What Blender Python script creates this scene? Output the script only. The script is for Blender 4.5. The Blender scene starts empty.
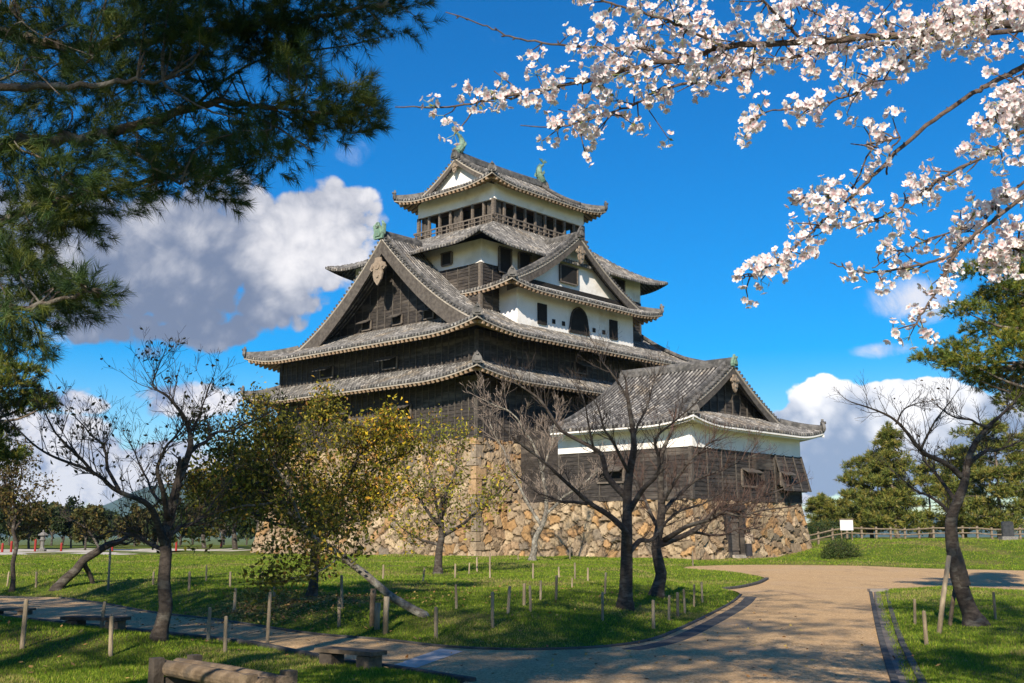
import bpy, bmesh, math, random
import numpy as np
from mathutils import Vector, Matrix
from mathutils.geometry import tessellate_polygon

S = bpy.context.scene
COL = S.collection
R = math.radians

# ------------------------------------------------------------------ camera
FPX, CX, CY, HOR, EYE = 1113.0, 512.0, 341.5, 535.0, 1.7
PITCH = math.atan2(HOR - CY, FPX)
cam_d = bpy.data.cameras.new("camera"); cam = bpy.data.objects.new("camera", cam_d); COL.objects.link(cam)
cam_d.sensor_width = 36.0; cam_d.lens = FPX / 1024.0 * 36.0
cam_d.clip_start = 0.1; cam_d.clip_end = 20000
cam.location = (0, 0, EYE); cam.rotation_euler = (math.pi / 2 + PITCH, 0, 0)
S.camera = cam

# ------------------------------------------------------------------ sun and sky
SUN_EL, SUN_AZ = R(32.0), math.atan2(-0.25, -0.968)
SUN = np.array([math.sin(SUN_AZ) * math.cos(SUN_EL), math.cos(SUN_AZ) * math.cos(SUN_EL), math.sin(SUN_EL)])
sd = bpy.data.lights.new("sun", "SUN"); sd.energy = 5.0; sd.angle = R(0.5); sd.color = (1.0, 0.88, 0.72)
so = bpy.data.objects.new("sun", sd); COL.objects.link(so); so.location = (0, 0, 60)
so.rotation_euler = Vector(SUN).to_track_quat('Z', 'Y').to_euler()

S.view_settings.view_transform = 'Standard'; S.view_settings.look = 'None'
S.view_settings.exposure = 0.62; S.view_settings.gamma = 1.0; S.view_settings.use_curve_mapping = False
S.render.engine = 'CYCLES'
S.cycles.max_bounces = 6; S.cycles.transparent_max_bounces = 6
S.cycles.use_denoising = True


def pray(x, y):
    dx, dy = (x - CX) / FPX, (CY - y) / FPX
    c, s = math.cos(PITCH), math.sin(PITCH)
    return np.array([dx, c - dy * s, s + dy * c])


def at(x, y, Y):
    """world point seen at picture position x, y and lying Y metres ahead"""
    r = pray(x, y)
    return np.array([0, 0, EYE]) + r * (Y / r[1])


class NT:
    """tiny helper for building node trees"""
    def __init__(s, tree): s.t = tree; s.n = tree.nodes; s.l = tree.links
    def new(s, kind, **kw):
        n = s.n.new(kind)
        for k, v in kw.items():
            setattr(n, k, v)
        return n
    def put(s, sock, v):
        if v is None: return
        if isinstance(v, bpy.types.NodeSocket): s.l.new(v, sock)
        else: sock.default_value = v
    def m(s, op, a, b=None, c=None, clamp=False):
        n = s.new('ShaderNodeMath', operation=op); n.use_clamp = clamp
        for i, v in enumerate((a, b, c)): s.put(n.inputs[i], v)
        return n.outputs[0]
    def vm(s, op, a, b=None):
        n = s.new('ShaderNodeVectorMath', operation=op)
        for i, v in enumerate((a, b)): s.put(n.inputs[i], v)
        return n.outputs[0]
    def mr(s, v, a, b, c=0.0, d=1.0, smooth=True):
        n = s.new('ShaderNodeMapRange'); n.interpolation_type = 'SMOOTHSTEP' if smooth else 'LINEAR'
        for i, q in enumerate((v, a, b, c, d)): s.put(n.inputs[i], q)
        return n.outputs[0]
    def mix(s, f, a, b, blend='MIX'):
        n = s.new('ShaderNodeMix', data_type='RGBA', blend_type=blend)
        s.put(n.inputs[0], f); s.put(n.inputs[6], a); s.put(n.inputs[7], b)
        return n.outputs[2]
    def noise(s, vec, scale, detail=4.0, rough=0.55, dist=0.0):
        n = s.new('ShaderNodeTexNoise'); s.put(n.inputs['Vector'], vec)
        n.inputs['Scale'].default_value = scale; n.inputs['Detail'].default_value = detail
        n.inputs['Roughness'].default_value = rough; n.inputs['Distortion'].default_value = dist
        return n.outputs['Fac']
    def ramp(s, f, stops):
        n = s.new('ShaderNodeValToRGB'); s.put(n.inputs[0], f)
        e = n.color_ramp.elements
        while len(e) < len(stops): e.new(0.5)
        for q, (p, c) in zip(e, stops): q.position = p; q.color = (*c, 1)
        return n.outputs[0]
    def sep(s, v):
        n = s.new('ShaderNodeSeparateXYZ'); s.put(n.inputs[0], v); return n.outputs
    def comb(s, x, y, z):
        n = s.new('ShaderNodeCombineXYZ')
        for i, v in enumerate((x, y, z)): s.put(n.inputs[i], v)
        return n.outputs[0]


def build_world():
    w = bpy.data.worlds.new("World"); S.world = w; w.use_nodes = True
    T = NT(w.node_tree); T.n.clear()
    out = T.new('ShaderNodeOutputWorld'); bg = T.new('ShaderNodeBackground')
    T.l.new(bg.outputs[0], out.inputs[0])
    sky = T.new('ShaderNodeTexSky', sky_type='NISHITA', sun_disc=False)
    sky.sun_elevation = SUN_EL; sky.sun_rotation = SUN_AZ % (2 * math.pi)
    sky.altitude = 300; sky.air_density = 1.0; sky.dust_density = 0.3; sky.ozone_density = 3.0
    hs = T.new('ShaderNodeHueSaturation'); T.l.new(sky.outputs[0], hs.inputs['Color'])
    hs.inputs['Saturation'].default_value = 1.75; hs.inputs['Hue'].default_value = 0.506; hs.inputs['Value'].default_value = 1.28
    skyc = hs.outputs[0]
    tc = T.new('ShaderNodeTexCoord').outputs['Generated']
    x, y, z = T.sep(tc)
    az = T.m('ARCTAN2', x, y); el = T.m('ARCSINE', z)
    n1 = T.noise(tc, 7.0, 8, 0.62, 0.3)
    n2 = T.noise(T.vm('ADD', tc, (3.1, 1.7, 0.4)), 24.0, 6, 0.66, 0.5)
    n3 = T.noise(T.vm('ADD', tc, (0.012, 0.0, 0.03)), 7.0, 8, 0.62, 0.3)
    nn = T.m('ADD', T.m('MULTIPLY', T.m('SUBTRACT', n1, 0.5), 3.2), T.m('MULTIPLY', T.m('SUBTRACT', n2, 0.5), 1.8))
    def vor(sc, off):
        v = T.new('ShaderNodeTexVoronoi', feature='F1'); v.inputs['Scale'].default_value = sc
        wv = T.new('ShaderNodeTexNoise'); wv.inputs['Scale'].default_value = sc * .7; wv.inputs['Detail'].default_value = 4; T.l.new(tc, wv.inputs['Vector'])
        q = T.vm('ADD', T.vm('ADD', tc, off), T.vm('MULTIPLY', wv.outputs['Color'], (.5 / sc, .5 / sc, .9 / sc)))
        T.l.new(q, v.inputs['Vector']); return v.outputs['Distance']
    puff = T.m('ADD', T.m('MULTIPLY', T.m('SUBTRACT', 0.48, vor(15, (.3, .1, .2))), 1.1), T.m('MULTIPLY', T.m('SUBTRACT', 0.45, vor(38, (.7, .4, .9))), 0.75))
    puff = T.m('ADD', puff, T.m('MULTIPLY', T.m('SUBTRACT', 0.45, vor(85, (.2, .8, .5))), 0.4))
    nb = T.m('ADD', T.m('MULTIPLY', nn, 0.35), puff)
    def ell(px, py, rx, ry, amp=1.0, flat=None):
        r = pray(px, py); a0 = math.atan2(r[0], r[1]); e0 = math.asin(r[2] / np.linalg.norm(r))
        dx = T.m('DIVIDE', T.m('SUBTRACT', az, a0), rx / 1130.0)
        dy = T.m('DIVIDE', T.m('SUBTRACT', el, e0), ry / 1130.0)
        q = T.m('SUBTRACT', 1.0, T.m('ADD', T.m('MULTIPLY', dx, dx), T.m('MULTIPLY', dy, dy)))
        return T.m('MULTIPLY', T.m('MAXIMUM', q, -1.5), amp), dx, dy
    def layer(base, ells, nscale, lo, hi, dark, light, shade):
        dens = None
        for e in ells:
            q = ell(*e)[0]
            dens = q if dens is None else T.m('MAXIMUM', dens, q)
        dens = T.m('ADD', dens, T.m('MULTIPLY', nn if nscale > .9 else nb, nscale))
        a = T.mr(dens, lo, hi)
        return T.mix(a, base, T.mix(shade(dens), (*dark, 1), (*light, 1)))
    G = 1.0
    c = skyc
    # wisps and small puffs
    c = layer(c, [(918, 300, 50, 22, .75), (360, 148, 30, 20, .7), (885, 350, 30, 8, .6), (800, 268, 30, 10, .45), (60, 340, 70, 16, .5)],
              1.1, 0.0, 1.4, (5.2, 6.0, 8.0), (8.2, 8.2, 8.8), lambda d: T.mr(n2, 0.35, 0.65))
    # low cloud bank on the left and along the horizon
    c = layer(c, [(35, 442, 85, 36), (188, 400, 62, 20, .85), (70, 400, 46, 16, .75), (130, 482, 260, 38), (330, 470, 160, 40), (-90, 430, 110, 45), (560, 500, 300, 30)],
              0.88, 0.0, 0.36, (2.4, 3.1, 5.0), (9.4, 9.1, 9.3),
              lambda d: T.mr(T.m('ADD', n1, T.m('MULTIPLY', T.m('SUBTRACT', n2, 0.5), .8)), 0.38, 0.62))
    # the big grey purple cloud on the left: brighter on its right shoulder
    e_core = ell(150, 290, 210, 115)
    e_lit = ell(345, 212, 120, 75)
    def sh_big(d):
        f = T.m('ADD', T.m('MULTIPLY', T.m('SUBTRACT', n3, 0.5), 2.8), T.m('MULTIPLY', T.m('SUBTRACT', n2, 0.5), 1.2))
        f = T.m('ADD', f, T.m('MULTIPLY', T.mr(e_lit[0], -0.9, 0.7), 0.75))
        f = T.m('ADD', f, T.m('ADD', T.m('MULTIPLY', e_core[2], 0.12), T.m('MULTIPLY', puff, 0.65)))
        return T.mr(f, -0.35, 1.3)
    c = layer(c, [(150, 272, 190, 80), (318, 222, 88, 52, 1.05), (245, 215, 105, 48, .9), (262, 300, 62, 44, .75), (40, 240, 130, 60), (-120, 240, 170, 90), (60, 300, 120, 26, .8), (190, 330, 90, 18, .7)],
              0.80, 0.0, 0.26, (1.8, 2.25, 3.4), (9.6, 9.3, 9.4), sh_big)
    # white cumulus on the right, flat blue grey underneath
    e_top = ell(880, 408, 120, 45)
    def sh_cum(d):
        f = T.m('ADD', T.m('MULTIPLY', T.m('SUBTRACT', n3, 0.5), 2.0), T.m('ADD', T.m('MULTIPLY', e_top[2], 0.50), T.m('MULTIPLY', puff, 0.7)))
        return T.mr(f, -0.55, 0.35)
    c = layer(c, [(850, 425, 75, 48), (905, 420, 90, 44), (985, 440, 110, 52), (1100, 430, 120, 60), (790, 440, 40, 34), (880, 455, 130, 45)],
              0.62, 0.0, 0.13, (3.1, 3.9, 5.5), (11.8, 11.5, 11.4), sh_cum)
    T.l.new(c, bg.inputs[0]); bg.inputs[1].default_value = 0.072


build_world()

# ------------------------------------------------------------------ mesh helpers
ORG = {}


def mesh_obj(name, V, F, mat, parent=None, uv=None, col=None, smooth=False, mats=None, fm=None):
    """V (n,3); F list of arrays (m,3|4) or of index tuples"""
    V = np.asarray(V, float)
    org = ORG.get(parent.name, np.zeros(3)) if parent else np.zeros(3)
    me = bpy.data.meshes.new(name)
    arrs = [np.asarray(f, np.int64) for f in F if len(f)] if isinstance(F, list) and len(F) and isinstance(F[0], np.ndarray) else None
    if arrs is None:
        tot = [len(f) for f in F]; idx = np.concatenate([np.asarray(f) for f in F]) if len(F) else np.zeros(0, int)
        tot = np.array(tot, np.int32)
    else:
        tot = np.concatenate([np.full(len(a), a.shape[1], np.int32) for a in arrs]); idx = np.concatenate([a.ravel() for a in arrs])
    me.vertices.add(len(V)); me.vertices.foreach_set('co', (V - org).astype(np.float32).ravel())
    me.loops.add(len(idx)); me.loops.foreach_set('vertex_index', idx.astype(np.int32))
    me.polygons.add(len(tot)); st = np.concatenate([[0], np.cumsum(tot)[:-1]]).astype(np.int32)
    me.polygons.foreach_set('loop_start', st); me.polygons.foreach_set('loop_total', tot)
    me.polygons.foreach_set('use_smooth', np.full(len(tot), bool(smooth)))
    if uv is not None:
        l = me.uv_layers.new(name='UVMap'); l.data.foreach_set('uv', np.asarray(uv, np.float32)[idx].ravel())
    if col is not None:
        a = me.color_attributes.new('tint', 'FLOAT_COLOR', 'POINT')
        c4 = np.ones((len(V), 4), np.float32); c4[:, :3] = col; a.data.foreach_set('color', c4.ravel())
    for q in (mats or [mat]): me.materials.append(q)
    if fm is not None: me.polygons.foreach_set('material_index', np.asarray(fm, np.int32))
    me.update(calc_edges=True); me.validate()
    o = bpy.data.objects.new(name, me); COL.objects.link(o)
    if parent: o.parent = parent; ORG[o.name] = org
    return o


def tag(o, label=None, cat=None, group=None, kind=None):
    if label: o['label'] = label
    if cat: o['category'] = cat
    if group: o['group'] = group
    if kind: o['kind'] = kind
    return o


def thing(name, loc, label, cat, group=None):
    o = bpy.data.objects.new(name, None); COL.objects.link(o); o.location = [float(q) for q in loc]
    o.empty_display_size = 0.3
    ORG[o.name] = np.array(loc, float)
    return tag(o, label, cat, group)


class MB:
    """collects shapes into one mesh"""
    def __init__(s): s.V = []; s.F = []; s.n = 0; s.C = []; s.U = []; s.fm = []
    def add(s, V, F, col=None, uv=None, fm=0):
        V = np.asarray(V, float)
        s.V.append(V)
        for f in F: s.F.append(tuple(int(i) + s.n for i in f)); s.fm.append(fm)
        s.C.append(np.broadcast_to(np.array(col if col is not None else (1, 1, 1), float), (len(V), 3)))
        s.U.append(np.asarray(uv, float) if uv is not None else np.zeros((len(V), 2)))
        s.n += len(V)
    def grid(s, P, col=None, uv=None, flip=False):
        """P (a,b,3) grid of points"""
        a, b = P.shape[:2]
        I = np.arange(a * b).reshape(a, b)
        q = np.stack([I[:-1, :-1], I[1:, :-1], I[1:, 1:], I[:-1, 1:]], -1).reshape(-1, 4)
        if flip: q = q[:, ::-1]
        s.add(P.reshape(-1, 3), q, col, None if uv is None else uv.reshape(-1, 2))
    def box(s, c, sx, sy, sz, ax=None, col=None):
        """box centred at c with full sizes along the axes ax (3 vectors)"""
        c = np.asarray(c, float)
        ax = np.eye(3) if ax is None else np.asarray(ax, float)
        k = np.array([[x, y, z] for x in (-.5, .5) for y in (-.5, .5) for z in (-.5, .5)]) * [sx, sy, sz]
        s.add(c + k @ ax, [(0, 1, 3, 2), (4, 6, 7, 5), (0, 4, 5, 1), (2, 3, 7, 6), (0, 2, 6, 4), (1, 5, 7, 3)], col)
    def bar(s, a, b, w, h, up=(0, 0, 1), col=None):
        a, b = np.asarray(a, float), np.asarray(b, float)
        d = b - a; L = np.linalg.norm(d); d = d / L
        sd_ = np.cross(d, up); sd_ /= np.linalg.norm(sd_) + 1e-9
        s.box((a + b) / 2, L, w, h, [d, sd_, np.cross(sd_, d)], col)
    def tube(s, P, rad, n=6, caps=True, col=None):
        V, F = tube_geo(P, rad, n, caps); s.add(V, F, col)
    def prism(s, P, d, col=None):
        """polygon P (n,3) extruded by vector d"""
        P = np.asarray(P, float); n = len(P)
        s.add(np.concatenate([P, P + d]), [tuple(range(n))[::-1], tuple(range(n, 2 * n))] +
              [(i, (i + 1) % n, (i + 1) % n + n, i + n) for i in range(n)], col)
    def lathe(s, c, prof, n=12, col=None):
        c = np.asarray(c, float)
        th = np.arange(n) * 2 * math.pi / n
        V = [[c[0] + r * math.cos(t), c[1] + r * math.sin(t), c[2] + z] for r, z in prof for t in th]
        F = [(k * n + i, k * n + (i + 1) % n, (k + 1) * n + (i + 1) % n, (k + 1) * n + i) for k in range(len(prof) - 1) for i in range(n)]
        F += [tuple(range(n))[::-1], tuple(range((len(prof) - 1) * n, len(prof) * n))]
        s.add(V, F, col)
    def build(s, name, mat, parent=None, smooth=False, colors=False, uvs=False):
        mats = mat if isinstance(mat, list) else None
        return mesh_obj(name, np.concatenate(s.V), s.F, None if mats else mat, parent,
                        uv=np.concatenate(s.U) if uvs else None, col=np.concatenate(s.C) if colors else None,
                        smooth=smooth, mats=mats, fm=s.fm if mats else None)


def tube_geo(P, rad, n=6, caps=True):
    P = np.asarray(P, float); m = len(P)
    rad = np.broadcast_to(np.asarray(rad, float), (m,))
    T = np.gradient(P, axis=0); T /= np.linalg.norm(T, axis=1, keepdims=True) + 1e-9
    ref = np.array([0, 0, 1.0]) if abs(T[0][2]) < .9 else np.array([1.0, 0, 0])
    A = np.cross(T, ref); A /= np.linalg.norm(A, axis=1, keepdims=True) + 1e-9
    for i in range(1, m):
        a = A[i - 1] - T[i] * (A[i - 1] @ T[i]); A[i] = a / (np.linalg.norm(a) + 1e-9)
    B = np.cross(T, A)
    th = np.arange(n) * 2 * math.pi / n
    ring = P[:, None] + rad[:, None, None] * (A[:, None] * np.cos(th)[None, :, None] + B[:, None] * np.sin(th)[None, :, None])
    I = np.arange(m * n).reshape(m, n); J = np.roll(I, -1, 1)
    F = np.stack([I[:-1], J[:-1], J[1:], I[1:]], -1).reshape(-1, 4).tolist()
    if caps: F += [I[0][::-1].tolist(), I[-1].tolist()]
    return ring.reshape(-1, 3), F


# ------------------------------------------------------------------ materials
MT = {}


def mat(name, c1, c2=None, scale=4.0, rough=0.85, detail=5, bump=0.0, bscale=None, stretch=None, tint=False, spec=0.3, c3=None, s3=0.7, transl=None):
    m = bpy.data.materials.new(name); m.use_nodes = True
    T = NT(m.node_tree); b = T.n['Principled BSDF']
    pos = T.new('ShaderNodeNewGeometry').outputs['Position']
    if stretch: pos = T.vm('MULTIPLY', pos, stretch)
    f = T.noise(pos, scale, detail, 0.62)
    c = T.mix(T.mr(f, 0.32, 0.68), (*c1, 1), (*(c2 or c1), 1))
    if c3:
        f3 = T.noise(T.vm('ADD', pos, (7.3, 2.2, 5.1)), s3, 4, 0.6)
        c = T.mix(T.mr(f3, 0.5, 0.66), c, (*c3, 1))
    if tint:
        a = T.new('ShaderNodeVertexColor'); a.layer_name = 'tint'
        c = T.mix(1.0, c, a.outputs[0], 'MULTIPLY')
    T.l.new(c, b.inputs['Base Color']); b.inputs['Roughness'].default_value = rough
    b.inputs['Specular IOR Level'].default_value = spec
    if bump:
        bn = T.new('ShaderNodeBump'); bn.inputs['Strength'].default_value = bump; bn.inputs['Distance'].default_value = 0.05
        T.l.new(T.noise(pos, bscale or scale * 4, 6, 0.65), bn.inputs['Height']); T.l.new(bn.outputs[0], b.inputs['Normal'])
    if transl:
        tr = T.new('ShaderNodeBsdfTranslucent'); T.l.new(T.mix(1.0, c, (*transl[1], 1), 'MULTIPLY'), tr.inputs[0])
        mx = T.new('ShaderNodeMixShader'); mx.inputs[0].default_value = transl[0]
        T.l.new(b.outputs[0], mx.inputs[1]); T.l.new(tr.outputs[0], mx.inputs[2])
        T.l.new(mx.outputs[0], T.n['Material Output'].inputs[0])
    MT[name] = m
    return m


def tile_mat():
    m = bpy.data.materials.new('roof_tile'); m.use_nodes = True
    T = NT(m.node_tree); b = T.n['Principled BSDF']
    uv = T.new('ShaderNodeTexCoord').outputs['UV']
    pos = T.new('ShaderNodeNewGeometry').outputs['Position']
    u, v, _ = T.sep(uv)
    cell = T.comb(T.m('FLOOR', u), T.m('FLOOR', v), 0.0)
    wn = T.new('ShaderNodeTexWhiteNoise', noise_dimensions='2D'); T.l.new(cell, wn.inputs['Vector'])
    f = wn.outputs['Value']
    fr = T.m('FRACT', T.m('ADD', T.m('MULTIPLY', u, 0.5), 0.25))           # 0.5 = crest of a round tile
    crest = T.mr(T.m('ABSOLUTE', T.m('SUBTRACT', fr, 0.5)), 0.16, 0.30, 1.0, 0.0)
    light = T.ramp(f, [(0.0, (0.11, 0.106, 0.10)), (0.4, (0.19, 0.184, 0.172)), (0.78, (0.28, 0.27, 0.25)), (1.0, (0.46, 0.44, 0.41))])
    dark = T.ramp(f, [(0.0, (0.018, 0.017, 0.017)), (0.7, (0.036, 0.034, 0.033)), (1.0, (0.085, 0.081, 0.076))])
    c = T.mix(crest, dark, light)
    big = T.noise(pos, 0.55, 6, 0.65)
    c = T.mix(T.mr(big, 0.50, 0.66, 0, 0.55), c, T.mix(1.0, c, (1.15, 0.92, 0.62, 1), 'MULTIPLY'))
    fine = T.noise(pos, 9.0, 5, 0.7)
    c = T.mix(T.mr(fine, 0.35, 0.65, 0.5, 0.0), c, (0.045, 0.043, 0.042, 1))
    T.l.new(c, b.inputs['Base Color']); b.inputs['Roughness'].default_value = 0.62; b.inputs['Specular IOR Level'].default_value = 0.35
    bn = T.new('ShaderNodeBump'); bn.inputs['Strength'].default_value = 0.35; bn.inputs['Distance'].default_value = 0.03
    T.l.new(T.noise(pos, 14, 5, 0.7), bn.inputs['Height']); T.l.new(bn.outputs[0], b.inputs['Normal'])
    return m


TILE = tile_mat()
RIDGE = mat('ridge_tile', (0.06, 0.058, 0.056), (0.16, 0.154, 0.145), 3.0, 0.65, bump=0.4, bscale=12, c3=(0.05, 0.05, 0.048), s3=1.5)
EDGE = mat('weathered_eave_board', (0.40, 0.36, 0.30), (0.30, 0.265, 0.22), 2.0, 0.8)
BOARD = mat('weathered_dark_boards', (0.021, 0.018, 0.016), (0.052, 0.045, 0.040), 6.0, 0.75, stretch=(0.35, 0.35, 2.5), bump=0.3, bscale=14, c3=(0.105, 0.090, 0.076), s3=0.6)
BATTEN = mat('grey_battens', (0.055, 0.048, 0.042), (0.11, 0.097, 0.083), 5.0, 0.8)
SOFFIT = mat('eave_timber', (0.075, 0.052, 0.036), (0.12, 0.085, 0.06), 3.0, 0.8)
RAFTER = mat('rafter_timber', (0.30, 0.20, 0.13), (0.42, 0.31, 0.21), 4.0, 0.8)
PLASTER = mat('white_plaster', (0.78, 0.76, 0.73), (0.84, 0.825, 0.80), 1.2, 0.9, c3=(0.66, 0.63, 0.58), s3=0.45, bump=0.1, bscale=6)
DARK = mat('interior_shade', (0.012, 0.011, 0.010), (0.02, 0.018, 0.016), 2.0, 0.95)  # near-black colour in place of the shade inside windows, doorway and rooms
TIMBER = mat('old_timber', (0.10, 0.083, 0.068), (0.175, 0.148, 0.122), 4.0, 0.75, stretch=(1, 1, 3), bump=0.25, bscale=18)
BARGE = mat('barge_timber', (0.060, 0.051, 0.043), (0.115, 0.10, 0.085), 4.0, 0.75, bump=0.25, bscale=18)
GOLDWOOD = mat('carved_pendant_wood', (0.20, 0.155, 0.115), (0.30, 0.24, 0.18), 5.0, 0.75)
PATINA = mat('green_copper_patina', (0.11, 0.20, 0.15), (0.20, 0.30, 0.22), 5.0, 0.6, c3=(0.10, 0.13, 0.10), s3=3.0, bump=0.4, bscale=14)
STONE = mat('rough_stone', (0.62, 0.60, 0.57), (1.0, 1.0, 1.0), 5.0, 0.92, tint=True, bump=0.9, bscale=9, detail=8)
# ------------------------------------------------------------------ the castle: local frame u (along the right face), v (along the left face), z
P0 = at(476, 437, 70); P0[2] = 0
TH = math.atan2(1242, 1130)
EU = np.array([math.cos(TH), math.sin(TH), 0.0]); EV = np.array([-math.sin(TH), math.cos(TH), 0.0]); EZ = np.array([0, 0, 1.0])
CU, CV_ = EU.copy(), EV.copy()


def K(p):
    p = np.asarray(p, float)
    return P0 + p[..., 0:1] * CU + p[..., 1:2] * CV_ + p[..., 2:3] * EZ


def K1(u, v, z): return K(np.array([u, v, z], float))


def KV(p):
    p = np.asarray(p, float); return p[..., 0:1] * CU + p[..., 1:2] * CV_ + p[..., 2:3] * EZ


SIDES = {'S': ((1, 0), (0, 1)), 'N': ((-1, 0), (0, -1)), 'W': ((0, -1), (1, 0)), 'E': ((0, 1), (-1, 0))}
PITCH_T = 0.30
OFFS = [(-.15, 0.0), (-.09, .0), (-.065, .065), (0, .105), (.065, .065), (.09, .0)]


class Roof:
    """one tiled roof; uc, vc centre, A and B half sizes at the eave"""
    def __init__(s, uc, vc, A, B, z0, zf, lift, kap, rS=None, rW=None):
        s.uc, s.vc, s.A, s.B, s.z0, s.zf, s.L, s.kap = uc, vc, A, B, z0, zf, lift, kap
        s.rS, s.rW = rS, rW           # runs (skirt) used for the hip direction
    def half(s, sd): return s.A if sd in 'SN' else s.B
    def run(s, sd): return s.rS if sd in 'SN' else s.rW
    def other(s, sd): return s.rW if sd in 'SN' else s.rS
    def pt(s, sd, a, d, dz=0.0):
        a, d, dz = np.broadcast_arrays(np.asarray(a, float), np.asarray(d, float), np.asarray(dz, float))
        (ax, ay), (ix, iy) = SIDES[sd]
        hb = s.B if sd in 'SN' else s.A
        c = s.half(sd) - np.abs(a); t = d / s.run(sd)
        z = s.z0 + s.zf(t) + s.L * np.maximum(0, 1 - c / (s.kap * s.other(sd))) ** 2 * np.maximum(0, 1 - t) + dz
        return np.stack([s.uc + ax * a - ix * hb + ix * d, s.vc + ay * a - iy * hb + iy * d, z], -1)
    def cols(s, a0, a1):
        k0, k1 = int(math.floor(a0 / PITCH_T)) - 1, int(math.ceil(a1 / PITCH_T)) + 1
        q = [(k * PITCH_T + o, h) for k in range(k0, k1 + 1) for o, h in OFFS]
        q = [(a, h) for a, h in q if a0 + .012 < a < a1 - .012]
        return np.array([a0] + [a for a, _ in q] + [a1]), np.array([0.0] + [h for _, h in q] + [0.0])
    def tiles(s, mb, sd, a0, a1, dmax, TL=0.30, eave=True, dmin=None):
        a, h = s.cols(a0, a1)
        dm = np.array([dmax(q) for q in a])
        D = dm.max()
        n = max(1, int(math.ceil(D / TL)))
        ds, hs = [], []
        for k in range(n):
            ds += [k * TL, min((k + 1) * TL, D) - .004]; hs += [.035, 0.0]
        ds = np.array(ds); hs = np.array(hs)
        DD = np.minimum(ds[None, :], dm[:, None])
        P = s.pt(sd, a[:, None] + 0 * DD, DD, h[:, None] + hs[None, :])
        U = np.stack([np.broadcast_to((a / PITCH_T * 2 + .5)[:, None], DD.shape), DD / TL + 0.02 * 0], -1)
        mb.grid(K(P), uv=U)
        if eave:
            lo = s.pt(sd, a, 0 * a - .004, -.10); hi = P[:, 0]
            mb.grid(K(np.stack([lo, hi], 1)), uv=np.stack([U[:, 0], U[:, 0]], 1))
            ks = [k * PITCH_T for k in range(int(math.floor(a0 / PITCH_T)), int(math.ceil(a1 / PITCH_T)) + 1) if a0 < k * PITCH_T < a1]
            th = np.arange(8) * math.pi / 4
            (ax, ay), (ix, iy) = SIDES[sd]
            for q in ks:
                c = s.pt(sd, q, -.03, .015)
                ring = np.stack([c[0] + ax * .085 * np.cos(th), c[1] + ay * .085 * np.cos(th), c[2] + .085 * np.sin(th)], -1)
                ring2 = ring + [ix * .1, iy * .1, 0]
                mb.add(K(np.concatenate([ring, ring2])), [tuple(range(8))[::-1 if 0 else 1]] + [(i, i + 8, (i + 1) % 8 + 8, (i + 1) % 8) for i in range(8)],
                       uv=np.full((16, 2), [q / PITCH_T * 2 + .5, 77.5]))
    def strip(s, mb, sd, a0, a1, d0, z0, d1, z1, n=40):
        a = np.linspace(a0, a1, n)
        c = s.half(sd) - np.abs(a)
        dm = np.maximum(c * s.run(sd) / s.other(sd), 0) if s.other(sd) else c * 0 + 99
        P = np.stack([s.pt(sd, a, np.minimum(d0, np.maximum(dm, 0)), z0), s.pt(sd, a, np.minimum(d1, np.maximum(dm, 0)), z1)], 1)
        mb.grid(K(P))
    def eave(s, parent, sides, o, plaster=False, rafters=True):
        """sides: list of (side, a0, a1)"""
        e, f, g = MB(), MB(), MB()
        for sd, a0, a1 in sides:
            if plaster:
                for (d0, z0, d1, z1) in ((0, -.09, 0, -.20), (0, -.20, .16, -.21), (.16, -.21, .16, -.36), (.16, -.36, o + .05, -.40)):
                    s.strip(e, sd, a0, a1, d0, z0, d1, z1)
            else:
                for (d0, z0, d1, z1) in ((.01, -.09, .01, -.19), (.01, -.19, .12, -.19)):
                    s.strip(e, sd, a0, a1, d0, z0, d1, z1)
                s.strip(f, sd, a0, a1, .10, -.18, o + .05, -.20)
                if rafters:
                    n = int((a1 - a0) / .42)
                    for k in range(n):
                        a = a0 + (k + .5) * (a1 - a0) / n
                        c = s.half(sd) - abs(a); dm = c * s.run(sd) / s.other(sd)
                        d1 = min(o + .02, dm)
                        if d1 < .5: continue
                        p, q = K(s.pt(sd, a, .05, -.29)), K(s.pt(sd, a, d1, -.29))
                        g.bar(p, q, .17, .19)
        e.build('eave_edge', PLASTER if plaster else EDGE, parent)
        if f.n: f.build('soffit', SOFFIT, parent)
        if g.n: g.build('rafter_row', RAFTER, parent)
    def hip(s, parent, sd, sgn, t0, t1, w=.34, h=.34):
        """ridge of tiles along a hip with a demon tile at its foot"""
        t = np.linspace(t0, t1, 14)
        half, r, ot = s.half(sd), s.run(sd), s.other(sd)
        P = K(s.pt(sd, sgn * (half - t * ot), t * r, .04))
        mb = MB(); sweep(mb, P, w, h)
        mb2 = MB(); d = (P[0] - P[1]) / np.linalg.norm(P[0] - P[1]); d[2] = 0; d /= np.linalg.norm(d)
        onigawara(mb2, P[0] + d * .02, d, .68)
        o = mb.build('hip_ridge', RIDGE, parent); mb2.build('ridge_end_tile', RIDGE, parent)


def sweep(mb, P, w, h):
    """ridge stack following P: two flat courses and a round cap"""
    P = np.asarray(P, float)
    T = np.gradient(P, axis=0); sdv = np.cross(T, EZ); sdv /= np.linalg.norm(sdv, axis=1, keepdims=True)
    prof = [(-.5, 0), (-.5, .32), (-.42, .32), (-.42, .62), (-.30, .62), (-.22, .86), (0, 1.0), (.22, .86), (.30, .62), (.42, .62), (.42, .32), (.5, .32), (.5, 0)]
    G = np.stack([P + sdv * (x * w) + EZ * (y * h) for x, y in prof], 1)
    mb.grid(G)
    n = len(prof)
    for k in (0, -1): mb.add(G[k], [tuple(range(n))[::-1] if k else tuple(range(n))])


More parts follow.
